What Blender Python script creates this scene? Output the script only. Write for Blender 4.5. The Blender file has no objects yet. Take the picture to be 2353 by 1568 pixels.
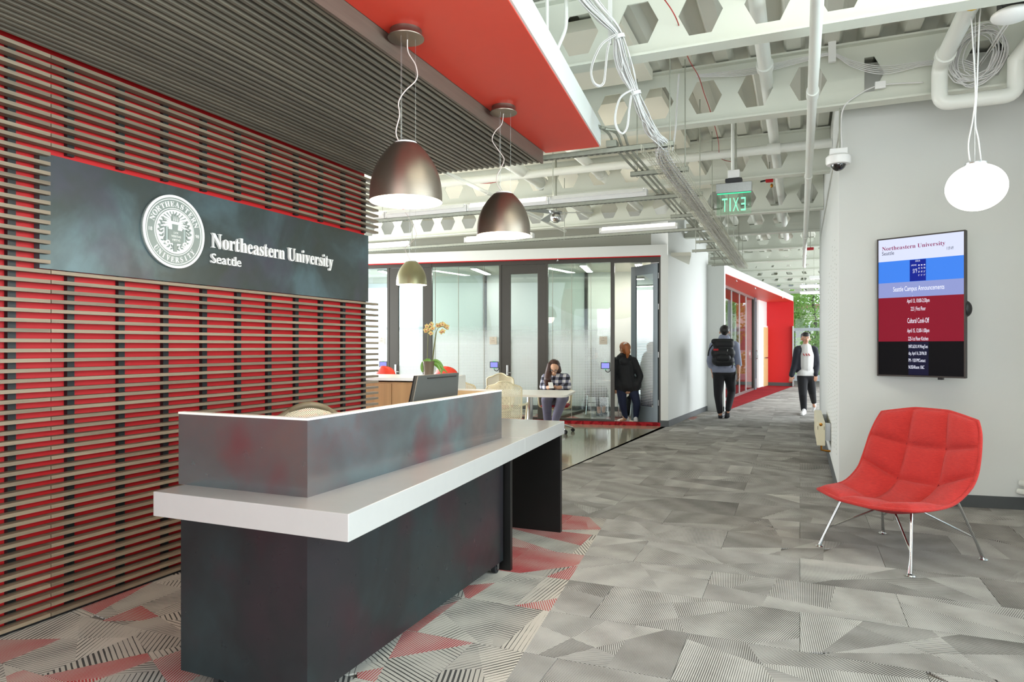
import bpy, bmesh, math, random
from mathutils import Vector, Matrix
random.seed(7)
SC = bpy.context.scene
COL = SC.collection

# ------------------------------------------------------------------ camera, world, lights, exposure
F = 1569.0; CX = 1176.5; HY = 796.0; H = 1.40; VP1 = 1838.0     # focal length and horizon in pixels of a 2353 x 1568 frame
YAW = math.atan((VP1 - CX) / F)
CY, SY = math.cos(YAW), math.sin(YAW)
FW = (-SY, CY); RT = (CY, SY)
cam_d = bpy.data.cameras.new('camera')
cam_d.sensor_width = 36.0
cam_d.lens = F / 2353.0 * 36.0
cam_d.shift_x = (2353 / 2.0 - CX) / 2353.0
cam_d.shift_y = (HY - 784.0) / 2353.0
cam_d.clip_start = 0.05; cam_d.clip_end = 300
cam = bpy.data.objects.new('camera', cam_d); COL.objects.link(cam)
cam.location = (0, 0, H); cam.rotation_euler = (math.pi / 2, 0, YAW)
SC.camera = cam

W = bpy.data.worlds.new('overcast_sky'); SC.world = W; W.use_nodes = True
_bg = W.node_tree.nodes['Background']
_bg.inputs[0].default_value = (0.86, 0.94, 1.0, 1); _bg.inputs[1].default_value = 1.9

SC.view_settings.view_transform = 'Standard'; SC.view_settings.look = 'None'
SC.view_settings.exposure = 0.68; SC.view_settings.gamma = 1.0
SC.view_settings.use_curve_mapping = False
SC.cycles.max_bounces = 8; SC.cycles.diffuse_bounces = 4; SC.cycles.glossy_bounces = 3
SC.cycles.transparent_max_bounces = 16; SC.cycles.transmission_bounces = 4
SC.cycles.sample_clamp_indirect = 6.0; SC.cycles.caustics_reflective = False; SC.cycles.caustics_refractive = False
SC.cycles.use_denoising = True

def area_light(name, loc, rot, sx, sy, power, col=(1, 1, 1)):
    l = bpy.data.lights.new(name, 'AREA'); l.shape = 'RECTANGLE'; l.size = sx; l.size_y = sy
    l.energy = power; l.color = col
    o = bpy.data.objects.new(name, l); COL.objects.link(o); o.location = loc; o.rotation_euler = rot
    return o
def point_light(name, loc, power, col=(1, 1, 1), r=.05, parent=None):
    l = bpy.data.lights.new(name, 'POINT'); l.energy = power; l.color = col; l.shadow_soft_size = r
    o = bpy.data.objects.new(name, l); COL.objects.link(o); o.location = loc
    if parent: o.parent = parent
    return o
# area lights: open end behind the camera, right windows, cafe side, added corridor fill
area_light('daylight_behind', (0.4, -3.2, 1.7), (math.radians(104), 0, 0), 5.5, 2.6, 150, (0.97, 0.99, 1.0))  # at the open end, tilted up to lift the ceiling and screen wall
area_light('daylight_right', (2.45, 1.6, 1.9), (math.radians(90), 0, math.radians(90)), 6.5, 2.4, 240, (0.80, 0.92, 1.0))
area_light('cafe_area_light', (-9.4, 8.4, 1.9), (math.radians(90), 0, math.radians(-90)), 4.5, 2.6, 260, (0.98, 0.99, 1.0))  # area light left of the cafe; no window is built there
area_light('corridor_fill', (3.8, 19.5, 1.9), (math.radians(90), 0, math.radians(90)), 10, 2.8, 360, (0.92, 0.97, 1.0))  # added fill hidden behind the right block to brighten the corridor

# ------------------------------------------------------------------ pixel to place helpers
def ray(u, v):
    a = (u - CX) / F; b = (HY - v) / F
    return (FW[0] + RT[0] * a, FW[1] + RT[1] * a, b)
def PD(u, v, d):
    r = ray(u, v); return Vector((r[0] * d, r[1] * d, H + r[2] * d))
def PZ(u, v, z=0.0): return PD(u, v, (z - H) / ray(u, v)[2])
def PX(u, v, x): return PD(u, v, x / ray(u, v)[0])
def PY(u, v, y): return PD(u, v, y / ray(u, v)[1])
def PL(u, v, a, b):
    r = ray(u, v); dx, dy = b[0] - a[0], b[1] - a[1]
    return PD(u, v, (a[0] * dy - a[1] * dx) / (r[0] * dy - r[1] * dx))

# ------------------------------------------------------------------ mesh builder
OFF = {}
class MB:
    def __init__(s): s.v = []; s.f = []; s.uv = None
    def add(s, vs, fs):
        n = len(s.v); s.v += [tuple(p) for p in vs]; s.f += [tuple(i + n for i in f) for f in fs]; return s
    def box(s, x0, x1, y0, y1, z0, z1):
        return s.add([(x0,y0,z0),(x1,y0,z0),(x1,y1,z0),(x0,y1,z0),(x0,y0,z1),(x1,y0,z1),(x1,y1,z1),(x0,y1,z1)],
                     [(0,3,2,1),(4,5,6,7),(0,1,5,4),(1,2,6,5),(2,3,7,6),(3,0,4,7)])
    def bar(s, a, b, w, h, up=(0, 0, 1)):
        a, b = Vector(a), Vector(b); d = (b - a).normalized(); up = Vector(up)
        if abs(d.dot(up)) > .98: up = Vector((0, 1, 0))
        sd = d.cross(up).normalized(); up = sd.cross(d).normalized()
        vs = []
        for p in (a, b):
            for i, j in ((-1,-1),(1,-1),(1,1),(-1,1)): vs.append(p + sd * (i * w / 2) + up * (j * h / 2))
        return s.add(vs, [(0,1,2,3),(7,6,5,4),(0,4,5,1),(1,5,6,2),(2,6,7,3),(3,7,4,0)])
    def cyl(s, a, b, r, r2=None, n=12, caps=True):
        return s.tube([a, b], [r, r if r2 is None else r2], n, caps)
    def tube(s, pts, r, n=8, caps=True, closed=False):
        pts = [Vector(p) for p in pts]
        m = len(pts); rr = r if isinstance(r, (list, tuple)) else [r] * m
        t0 = (pts[1] - pts[0]).normalized()
        nrm = t0.cross(Vector((0, 0, 1)))
        if nrm.length < .05: nrm = t0.cross(Vector((1, 0, 0)))
        nrm.normalize(); vs = []
        for i, p in enumerate(pts):
            if closed: t = pts[(i + 1) % m] - pts[i - 1]
            elif i == 0: t = pts[1] - p
            elif i == m - 1: t = p - pts[i - 1]
            else: t = (pts[i + 1] - p).normalized() + (p - pts[i - 1]).normalized()
            t.normalize()
            nrm = (nrm - t * nrm.dot(t))
            if nrm.length < 1e-6: nrm = t.orthogonal()
            nrm.normalize(); bn = t.cross(nrm)
            for k in range(n):
                a = 2 * math.pi * k / n
                vs.append(p + (nrm * math.cos(a) + bn * math.sin(a)) * rr[i])
        fs = []
        for i in range(m if closed else m - 1):
            j = (i + 1) % m
            for k in range(n):
                k2 = (k + 1) % n
                fs.append((i*n+k, i*n+k2, j*n+k2, j*n+k))
        if caps and not closed:
            fs.append(tuple(range(n - 1, -1, -1))); fs.append(tuple((m-1)*n + k for k in range(n)))
        return s.add(vs, fs)
    def lathe(s, prof, c=(0, 0, 0), n=24, axis=None):
        # prof: list of (radius, height)
        ax = Vector(axis or (0, 0, 1)).normalized(); x = ax.orthogonal().normalized() if axis else Vector((1, 0, 0)); y = ax.cross(x)
        c = Vector(c); vs = []; fs = []
        for r, h in prof:
            for k in range(n):
                a = 2 * math.pi * k / n
                vs.append(c + ax * h + (x * math.cos(a) + y * math.sin(a)) * max(r, 1e-4))
        for i in range(len(prof) - 1):
            for k in range(n):
                k2 = (k + 1) % n
                fs.append((i*n+k, i*n+k2, (i+1)*n+k2, (i+1)*n+k))
        return s.add(vs, fs)
    def ball(s, c, r, n=14, m=9):
        rx, ry, rz = r if isinstance(r, (tuple, list)) else (r, r, r)
        vs = [(c[0], c[1], c[2] - rz)]; fs = []
        for i in range(1, m):
            t = math.pi * i / m - math.pi / 2
            for k in range(n):
                a = 2 * math.pi * k / n
                vs.append((c[0] + rx * math.cos(t) * math.cos(a), c[1] + ry * math.cos(t) * math.sin(a), c[2] + rz * math.sin(t)))
        vs.append((c[0], c[1], c[2] + rz)); L = len(vs) - 1
        for k in range(n):
            k2 = (k + 1) % n
            fs.append((0, 1 + k2, 1 + k)); fs.append((L, L - n + k, L - n + k2))
            for i in range(m - 2): fs.append((1+i*n+k, 1+i*n+k2, 1+(i+1)*n+k2, 1+(i+1)*n+k))
        return s.add(vs, fs)
    def cap(s, a, b, ra, rb, n=12):
        # tapered capsule
        a, b = Vector(a), Vector(b); d = b - a; L = d.length
        if L < 1e-5: return s.ball(a, max(ra, rb))
        prof = []
        for i in range(5):
            t = math.pi / 2 * (1 - i / 4); prof.append((ra * math.cos(t), -ra * math.sin(t)))
        for i in range(5):
            t = math.pi / 2 * i / 4; prof.append((rb * math.cos(t), L + rb * math.sin(t)))
        return s.lathe(prof, a, n, d)
    def poly(s, pts, vec):
        # extruded polygon (pts 3d, counter-clockwise seen against vec)
        n = len(pts); vec = Vector(vec); vs = [Vector(p) for p in pts] + [Vector(p) + vec for p in pts]
        fs = [tuple(range(n - 1, -1, -1)), tuple(range(n, 2 * n))] + [(i, (i+1) % n, n + (i+1) % n, n + i) for i in range(n)]
        return s.add(vs, fs)
    def xf(s, m):
        s.v = [tuple(m @ Vector(p)) for p in s.v]; return s
    def build(s, name, mat, parent=None, smooth=False, bevel=0, mods=None, label=None, off=None):
        me = bpy.data.meshes.new(name)
        o3 = off if off is not None else (OFF.get(parent.name) if parent else None)
        vs = s.v if o3 is None else [(p[0]-o3[0], p[1]-o3[1], p[2]-o3[2]) for p in s.v]
        me.from_pydata(vs, [], s.f); me.update()
        if s.uv:
            ul = me.uv_layers.new(name='UVMap')
            for lp in me.loops: ul.data[lp.index].uv = s.uv[lp.vertex_index]
        ms = mat if isinstance(mat, (list, tuple)) else [mat]
        for m in ms: me.materials.append(m)
        if smooth:
            me.shade_smooth()
            if smooth is not True:
                bm = bmesh.new(); bm.from_mesh(me); bmesh.ops.recalc_face_normals(bm, faces=bm.faces)
                for e in bm.edges:
                    if len(e.link_faces) == 2 and e.calc_face_angle(0) > math.radians(smooth): e.smooth = False
                bm.to_mesh(me); bm.free()
        o = bpy.data.objects.new(name, me); COL.objects.link(o)
        if parent:
            o.parent = parent
            if parent.name in OFF: OFF[o.name] = OFF[parent.name]
        elif off is not None:
            o.location = off; OFF[o.name] = off
        if bevel:
            b = o.modifiers.new('bevel', 'BEVEL'); b.width = bevel; b.segments = 2; b.limit_method = 'ANGLE'
        for m in (mods or []): m(o)
        if label: o['label'] = label
        return o

def thing(name, label, cat, loc=(0, 0, 0), rotz=0, group=None, world=True):
    o = bpy.data.objects.new(name, None); COL.objects.link(o)
    o.empty_display_size = .1; o.location = loc; o.rotation_euler = (0, 0, rotz)
    o['label'] = label; o['category'] = cat
    if group: o['group'] = group
    if world: OFF[o.name] = tuple(loc)
    return o
def tag(o, label, cat, group=None):
    o['label'] = label; o['category'] = cat
    if group: o['group'] = group
    return o
def struct(o, label=None, cat='room'):
    o['kind'] = 'structure'
    if label: o['label'] = label; o['category'] = cat
    return o
def kid(mesh_obj, parent, loc=(0, 0, 0), name=None):
    c = mesh_obj.copy(); COL.objects.link(c); c.parent = parent; c.location = loc
    if name: c.name = name
    return c
def copy_tree(root, loc, rotz, label, group=None):
    r = root.copy(); COL.objects.link(r); r.location = loc; r.rotation_euler = (0, 0, rotz); r['label'] = label
    if group: r['group'] = group
    def rec(a, b):
        for ch in list(a.children):
            c = ch.copy(); COL.objects.link(c); c.parent = b; rec(ch, c)
    rec(root, r); return r
def remesh(v, it=6, fac=.5):
    def f(o):
        m = o.modifiers.new('remesh', 'REMESH'); m.mode = 'VOXEL'; m.voxel_size = v; m.use_smooth_shade = True
        if it:
            q = o.modifiers.new('smooth', 'SMOOTH'); q.iterations = it; q.factor = fac
    return f
def subsurf(n):
    def f(o):
        m = o.modifiers.new('sub', 'SUBSURF'); m.levels = n; m.render_levels = n
    return f
def solid(t, offset=-1):
    def f(o):
        m = o.modifiers.new('solid', 'SOLIDIFY'); m.thickness = t; m.offset = offset
    return f

# ------------------------------------------------------------------ lettering (made first, while the scene is empty)
def serif(t):
    r = ''
    for ch in t:
        if 'A' <= ch <= 'Z': r += chr(0x1D400 + ord(ch) - 65)
        elif 'a' <= ch <= 'z': r += chr(0x1D41A + ord(ch) - 97)
        elif '0' <= ch <= '9': r += chr(0x1D7CE + ord(ch) - 48)
        else: r += ch
    return r
def serif_thin(t): return t
TX = {}
def make_text(key, body, ext=0.0, bev=0.0):
    if key in TX: return
    c = bpy.data.curves.new('txt', 'FONT'); c.body = body; c.size = 1.0; c.extrude = ext; c.resolution_u = 3; c.bevel_depth = bev
    o = bpy.data.objects.new('txt', c); COL.objects.link(o)
    dg = bpy.context.evaluated_depsgraph_get()
    me = bpy.data.meshes.new_from_object(o.evaluated_get(dg))
    vs = [tuple(v.co) for v in me.vertices]; fs = [tuple(p.vertices) for p in me.polygons]
    if vs:
        x0 = min(v[0] for v in vs); x1 = max(v[0] for v in vs); y0 = min(v[1] for v in vs); y1 = max(v[1] for v in vs)
    else: x0 = x1 = y0 = y1 = 0
    TX[key] = (vs, fs, x0, x1, y0, y1)
    bpy.data.objects.remove(o); bpy.data.curves.remove(c); bpy.data.meshes.remove(me)
# ------------------------------------------------------------------ materials
def lin(h):
    h = h.lstrip('#'); out = []
    for i in (0, 2, 4):
        c = int(h[i:i+2], 16) / 255.0
        out.append(c / 12.92 if c <= .04045 else ((c + .055) / 1.055) ** 2.4)
    return tuple(out)
class N:
    def __init__(s, name):
        s.m = bpy.data.materials.new(name); s.m.use_nodes = True; s.t = s.m.node_tree
        s.b = s.t.nodes['Principled BSDF']; s.o = s.t.nodes['Material Output']
    def n(s, typ, **kw):
        q = s.t.nodes.new('ShaderNode' + typ)
        for k, v in kw.items():
            if k.startswith('i_'):
                q.inputs[k[2:].replace('_', ' ')].default_value = v
            else: setattr(q, k, v)
        return q
    def l(s, a, b): s.t.links.new(a, b)
    def math(s, op, a, b=None, c=None):
        q = s.t.nodes.new('ShaderNodeMath'); q.operation = op
        for i, x in enumerate((a, b, c)):
            if x is None: continue
            if isinstance(x, (int, float)): q.inputs[i].default_value = x
            else: s.l(x, q.inputs[i])
        return q.outputs[0]
    def mix(s, fac, a, b, typ='MIX'):
        q = s.t.nodes.new('ShaderNodeMix'); q.data_type = 'RGBA'; q.blend_type = typ
        for i, x in ((0, fac), (6, a), (7, b)):
            if isinstance(x, (int, float)): q.inputs[i].default_value = x
            elif isinstance(x, tuple): q.inputs[i].default_value = (*x[:3], 1)
            else: s.l(x, q.inputs[i])
        return q.outputs[2]
    def set(s, k, v):
        i = s.b.inputs[k]
        if isinstance(v, tuple): i.default_value = (*v[:3], 1) if len(i.default_value) == 4 else v
        elif isinstance(v, (int, float)): i.default_value = v
        else: s.l(v, i)
    def bump(s, h, strength=.2, dist=.01):
        q = s.n('Bump'); q.inputs['Strength'].default_value = strength; q.inputs['Distance'].default_value = dist
        s.l(h, q.inputs['Height']); s.l(q.outputs[0], s.b.inputs['Normal'])
def pm(name, col, rough=.5, metal=0.0, var=.06, scale=6.0, bump=0.0, bscale=120., spec=.5, coat=0.0, emit=0.0, stretch=None, rnd=0.0, sheen=0):
    k = N(name); c = lin(col) if isinstance(col, str) else col
    tc = k.n('TexCoord'); src = tc.outputs['Object']
    if stretch:
        mp = k.n('Mapping'); mp.inputs['Scale'].default_value = stretch; k.l(src, mp.inputs[0]); src = mp.outputs[0]
    nz = k.n('TexNoise'); nz.inputs['Scale'].default_value = scale; nz.inputs['Detail'].default_value = 4; k.l(src, nz.inputs['Vector'])
    f = nz.outputs['Fac']
    if rnd:
        oi = k.n('ObjectInfo'); f = k.math('ADD', k.math('MULTIPLY', f, 1 - rnd), k.math('MULTIPLY', oi.outputs['Random'], rnd))
    col2 = k.mix(f, tuple(max(0, x * (1 - var)) for x in c), tuple(x * (1 + var) for x in c))
    k.set('Base Color', col2); k.set('Roughness', rough); k.set('Metallic', metal); k.set('Specular IOR Level', spec)
    if coat: k.set('Coat Weight', coat); k.set('Coat Roughness', .08)
    if emit: k.l(col2, k.b.inputs['Emission Color']); k.set('Emission Strength', emit)
    if sheen: k.set('Sheen Weight', sheen)
    if bump:
        b2 = k.n('TexNoise'); b2.inputs['Scale'].default_value = bscale; k.l(src, b2.inputs['Vector']); k.bump(b2.outputs['Fac'], bump, .004)
    return k.m
M = {}
M['red'] = pm('red_paint', 'c4161a', .55, var=.04)
M['red_soffit'] = pm('red_soffit_paint', 'd93f2d', .45, var=.03)
M['black'] = pm('black_paint', '121213', .45)
M['white_paint'] = pm('white_wall_paint', 'd5d7d3', .6, var=.015, scale=2, bump=.03)
M['cream'] = pm('cream_ceiling_paint', 'd9d9cc', .55, var=.02, scale=3)
M['cream2'] = pm('cream_panel', 'e2e0d2', .7, var=.02, scale=3)
M['deck'] = pm('painted_metal_deck', 'd2d3c8', .45, var=.05, scale=2)
M['beam'] = pm('painted_steel_beam', 'd3d6ca', .45, var=.02, scale=3)
M['base'] = pm('dark_grey_baseboard', '4a4d4e', .5)
M['greywall'] = pm('grey_paint', 'a4a497', .6, var=.02)
M['dframe'] = pm('dark_bronze_frame', '38352f', .35, metal=.3, var=.04)
M['galv'] = pm('galvanised_steel', 'a3a598', .42, metal=.45, var=.2, scale=30)
M['wire'] = pm('zinc_wire', 'bdbaa9', .4, metal=.3)
M['pipe'] = pm('white_pipe_paint', 'dfe1da', .4, var=.02)
M['chrome'] = pm('chrome', 'c9cbcc', .12, metal=1.0, var=.02)
M['brushed'] = pm('brushed_aluminium', 'a8aaa9', .3, metal=.9, var=.1, scale=60)
M['quartz'] = pm('white_quartz', 'aeaaa7', .22, var=.03, scale=14, coat=.3)
M['whitelam'] = pm('white_laminate', 'e9e5dc', .3, var=.01)
M['fabric_white'] = pm('white_cable_jacket', 'dcdbd9', .5, var=.05)
M['rubber'] = pm('black_rubber', '17181a', .6)
M['plastic_black'] = pm('black_plastic', '1b1c1e', .35)
M['plastic_white'] = pm('white_plastic', 'e9e9e7', .35, var=.01)
M['cream_plastic'] = pm('cream_plastic', 'd9cfae', .4, var=.02)
M['redseat'] = pm('crimson_upholstery', '8e1622', .8, bump=.2, bscale=300)
M['orange'] = pm('orange_red_plastic', 'e0452f', .35, var=.02)
M['letter'] = pm('white_sign_letter', 'efece7', .45, var=.01)
M['seal_grey'] = pm('grey_seal_face', '8d958f', .4, metal=.2, var=.04)
M['lampmetal'] = pm('dark_bronze_lamp', '8a7e72', .36, metal=.9, var=.08, scale=8, stretch=(1, 1, 30))
M['lampmetal3'] = pm('pale_bronze_lamp', '8f8a68', .35, metal=.6, var=.05)
M['lampin'] = pm('lit_lamp_interior', 'fff3e2', .6, var=.0, emit=1.9)
M['globe'] = pm('opal_lit_globe', 'fffaf0', .4, var=.0, emit=1.7)
M['lens'] = pm('lit_tube_lens', 'fffbee', .5, var=.0, emit=15.0)
M['lens_side'] = pm('dim_side_lens', 'f6f4ea', .5, var=.0, emit=.9)
M['lens2'] = pm('lit_room_lens', 'fffaf0', .5, var=.0, emit=38.0)
M['rad'] = pm('cream_radiator_enamel', 'd8cfb0', .35, var=.02)
M['brass'] = pm('brass', 'a5702c', .3, metal=.9)
M['yellow'] = pm('yellow_tape', 'e0b21c', .5)
M['redplastic'] = pm('red_alarm_plastic', 'b3121c', .4)
M['cord_red'] = pm('red_cable', 'a52b28', .5)
M['clearcord'] = pm('clear_cord', 'cfc2bb', .3)
M['maple'] = pm('maple_door_wood', 'd2b27c', .45, var=.1, scale=3, stretch=(8, 8, .6))
M['tanwood'] = pm('tan_wood', 'd8b98c', .45, var=.08, scale=3, stretch=(6, 1, 6))
M['mullion'] = pm('pale_window_frame', 'c3cbd0', .4)
M['skin'] = pm('skin', 'c99478', .5, var=.05, scale=14)
M['skin2'] = pm('skin_light', 'd0a184', .5, var=.05, scale=14)
M['hair_brown'] = pm('brown_hair', '3b2019', .4, var=.35, scale=30, stretch=(6, 6, .6))
M['hair_auburn'] = pm('auburn_hair', '9a5a2e', .45, var=.12, scale=30, stretch=(6, 6, .6))
M['hair_dark'] = pm('dark_hair', '1d1815', .45, var=.3, scale=40)
M['jacket'] = pm('black_jacket', '15161a', .8, var=.2, scale=10, bump=.25, bscale=40)
M['jeans'] = pm('dark_blue_jeans', '1b2440', .8, var=.15, scale=30)
M['blackpants'] = pm('black_trousers', '15151a', .8, var=.15, scale=20)
M['greypants'] = pm('lilac_grey_trousers', '6d6a80', .8, var=.12, scale=12)
M['shirt_grey'] = pm('grey_blue_shirt', '8d93a8', .8, var=.08, scale=12, bump=.1, bscale=30)
M['backpack'] = pm('black_backpack_nylon', '141519', .6, var=.2, bump=.2, bscale=60)
M['shirt_white'] = pm('white_tee', 'dcdad8', .8, var=.04)
M['shoe_white'] = pm('white_shoe', 'e4e4e4', .5)
M['shoe_dark'] = pm('dark_shoe', '25262b', .5)
M['leaf'] = pm('orchid_leaf_green', '6f9a3a', .4, var=.25, scale=20)
M['petal'] = pm('yellow_orchid_petal', 'f0d489', .5, var=.1, scale=20)
M['petal_pink'] = pm('pink_orchid_lip', 'c4576a', .5)
M['stem'] = pm('orchid_stem', '6b6a35', .5)
M['pot'] = pm('dark_glazed_pot', '6a5a48', .25, var=.1)
M['bark'] = pm('tree_bark', '5a544a', .9, var=.3, scale=8)
M['graycircle'] = pm('pale_grey_wall_graphic', 'c9cdc3', .6, var=.01)
M['plaque'] = pm('beige_room_plaque', 'b8ad9c', .5, var=.02)
M['ink'] = pm('dark_print', '3a3a3a', .6)
M['doorblue'] = pm('blue_grey_door_paint', '5b6468', .4, var=.03)
M['brickfar'] = pm('far_building_brick', '8d6a5c', .9, var=.25, scale=20)
M['grass'] = pm('ground_green', '5d6e3c', .95, var=.4, scale=3)
M['stucco'] = pm('far_building_render', 'c9c6bd', .9, var=.1, scale=1)

def slat_mat(name, c1, c2, axis):
    k = N(name); tc = k.n('TexCoord'); mp = k.n('Mapping')
    mp.inputs['Scale'].default_value = (1.2, 1.2, 1.2) if axis is None else tuple(1.0 if i == axis else 26.0 for i in range(3))
    oi = k.n('ObjectInfo'); add = k.n('VectorMath', operation='ADD')
    cmb = k.n('CombineXYZ'); k.l(k.math('MULTIPLY', oi.outputs['Random'], 37.), cmb.inputs[axis or 0])
    k.l(tc.outputs['Object'], add.inputs[0]); k.l(cmb.outputs[0], add.inputs[1]); k.l(add.outputs[0], mp.inputs[0])
    nz = k.n('TexNoise'); nz.inputs['Scale'].default_value = 3.2; nz.inputs['Detail'].default_value = 5; k.l(mp.outputs[0], nz.inputs['Vector'])
    f = k.math('ADD', k.math('MULTIPLY', nz.outputs['Fac'], .7), k.math('MULTIPLY', oi.outputs['Random'], .45))
    k.set('Base Color', k.mix(f, c1, c2)); k.set('Roughness', .5); k.bump(nz.outputs['Fac'], .12, .002)
    return k.m
M['slat'] = slat_mat('stained_wood_slat', lin('55483b'), lin('94836d'), 1)
M['cslat'] = slat_mat('dark_stained_ceiling_slat', lin('45403a'), lin('857c6c'), 1)
M['fascia'] = slat_mat('dark_stained_fascia_board', lin('4a3e36'), lin('6d5c50'), 1)

def steel(name, base, tints, rough, metal=.75):
    k = N(name); tc = k.n('TexCoord')
    n1 = k.n('TexNoise'); n1.inputs['Scale'].default_value = 1.5; n1.inputs['Detail'].default_value = 5; n1.inputs['Distortion'].default_value = .6; k.l(tc.outputs['Object'], n1.inputs['Vector'])
    n2 = k.n('TexNoise'); n2.inputs['Scale'].default_value = 2.3; n2.inputs['Detail'].default_value = 3; k.l(tc.outputs['Object'], n2.inputs['Vector'])
    mp = k.n('Mapping'); mp.inputs['Location'].default_value = (5, 9, 2); k.l(tc.outputs['Object'], mp.inputs[0]); k.l(mp.outputs[0], n2.inputs['Vector'])
    n3 = k.n('TexNoise'); n3.inputs['Scale'].default_value = 14; n3.inputs['Detail'].default_value = 6; k.l(tc.outputs['Object'], n3.inputs['Vector'])
    r1 = k.n('ValToRGB'); r1.color_ramp.elements[0].position = .36; r1.color_ramp.elements[1].position = .68
    r1.color_ramp.elements[0].color = (*tints[0], 1); r1.color_ramp.elements[1].color = (*tints[1], 1)
    e = r1.color_ramp.elements.new(.52); e.color = (*base, 1)
    k.l(n1.outputs['Fac'], r1.inputs[0])
    f2 = k.n('MapRange'); f2.inputs[1].default_value = .52; f2.inputs[2].default_value = .72; k.l(n2.outputs['Fac'], f2.inputs[0])
    c = k.mix(f2.outputs[0], r1.outputs[0], tints[2])
    c = k.mix(k.math('MULTIPLY', n3.outputs['Fac'], .35), c, tuple(x * .55 for x in base))
    k.set('Base Color', c); k.set('Metallic', metal)
    k.set('Roughness', k.math('ADD', k.math('MULTIPLY', n3.outputs['Fac'], .16), rough - .08))
    return k.m
M['steel'] = steel('blackened_steel', lin('3b3e41'), (lin('424f53'), lin('473f45'), lin('50363f')), .30, .7)
M['steel_top'] = steel('oil_rubbed_steel', lin('838e92'), (lin('93acb2'), lin('938786'), lin('9a5f68')), .24, .85)
M['steel_sign'] = steel('sign_steel', lin('4d5554'), (lin('667a80'), lin('4a4d45'), lin('565560')), .40, .55)
M['steel_black'] = pm('black_steel_leg', '1c1b1a', .35, metal=.4, var=.1)

def walnut():
    k = N('oak_cabinet_veneer'); tc = k.n('TexCoord'); mp = k.n('Mapping'); mp.inputs['Scale'].default_value = (7, 7, .35); k.l(tc.outputs['Object'], mp.inputs[0])
    nz = k.n('TexNoise'); nz.inputs['Scale'].default_value = 2.5; nz.inputs['Detail'].default_value = 6; k.l(mp.outputs[0], nz.inputs['Vector'])
    k.set('Base Color', k.mix(nz.outputs['Fac'], lin('8a6238'), lin('c89a62'))); k.set('Roughness', .45); return k.m
M['oak'] = walnut()

def concrete():
    k = N('polished_concrete'); tc = k.n('TexCoord')
    nz = k.n('TexNoise'); nz.inputs['Scale'].default_value = 1.2; nz.inputs['Detail'].default_value = 8; k.l(tc.outputs['Object'], nz.inputs['Vector'])
    n2 = k.n('TexNoise'); n2.inputs['Scale'].default_value = 90; n2.inputs['Detail'].default_value = 3; k.l(tc.outputs['Object'], n2.inputs['Vector'])
    c = k.mix(nz.outputs['Fac'], lin('a29b82'), lin('c9c3aa')); c = k.mix(k.math('MULTIPLY', n2.outputs['Fac'], .3), c, lin('8d8770'))
    k.set('Base Color', c); k.set('Roughness', .12); k.set('Specular IOR Level', .8); k.set('Coat Weight', .5); k.set('Coat Roughness', .06); return k.m
M['concrete'] = concrete()

def carpet(name, base1, base2, line, red=None, freq=70.0):
    # the stripes follow the UV of each woven patch; the 'patch' attribute holds (kind, thickness, tone)
    k = N(name); uv = k.n('UVMap'); sx = k.n('SeparateXYZ'); k.l(uv.outputs[0], sx.inputs[0])
    at = k.n('Attribute', attribute_name='patch'); sp = k.n('SeparateColor'); k.l(at.outputs['Color'], sp.inputs[0])
    tc = k.n('TexCoord'); nz = k.n('TexNoise'); nz.inputs['Scale'].default_value = 320; nz.inputs['Detail'].default_value = 2; k.l(tc.outputs['Object'], nz.inputs['Vector'])
    n2 = k.n('TexNoise'); n2.inputs['Scale'].default_value = 9; n2.inputs['Detail'].default_value = 2; k.l(tc.outputs['Object'], n2.inputs['Vector'])
    fr = k.math('FRACT', k.math('MULTIPLY', sx.outputs[0], k.math('ADD', freq, k.math('MULTIPLY', sp.outputs[0], freq * .7))))
    # strand width swings slowly across the patch
    slow = k.math('MULTIPLY', k.math('SINE', k.math('MULTIPLY', sx.outputs[0], 23.)), .10)
    th = k.math('ADD', k.math('ADD', sp.outputs[1], slow), k.math('MULTIPLY', k.math('SUBTRACT', n2.outputs['Fac'], .5), .3))
    ln = k.math('LESS_THAN', fr, th)
    oi = k.n('ObjectInfo')
    tone = k.math('ADD', k.math('MULTIPLY', sp.outputs[2], .75), k.math('MULTIPLY', oi.outputs['Random'], .25))
    b = k.mix(tone, base1, base2)
    b = k.mix(k.math('MULTIPLY', nz.outputs['Fac'], .55), b, tuple(x * .35 for x in base1))
    lc = line if red is None else k.mix(sp.outputs[0], line, red)
    if red is not None: b = k.mix(k.math('MULTIPLY', sp.outputs[0], .12), b, red)
    k.set('Base Color', k.mix(k.math('MULTIPLY', ln, .88), b, lc)); k.set('Roughness', .95); k.set('Specular IOR Level', .1)
    k.bump(nz.outputs['Fac'], .5, .004); return k.m
M['carpet'] = carpet('grey_carpet_tile', lin('a7a4a0'), lin('d3d0ca'), lin('4a4743'), None, 105.)
M['carpet_red'] = carpet('striped_carpet_tile', lin('b2aca4'), lin('d6cfc3'), lin('222427'), lin('a3202a'), 46.)
M['carpet_crimson'] = carpet('crimson_carpet_tile', lin('9c2228'), lin('b8343a'), lin('6d1418'), None, 80.)
M['subfloor'] = pm('carpet_underlay', '77726b', .95, var=.1, scale=40)

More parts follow.
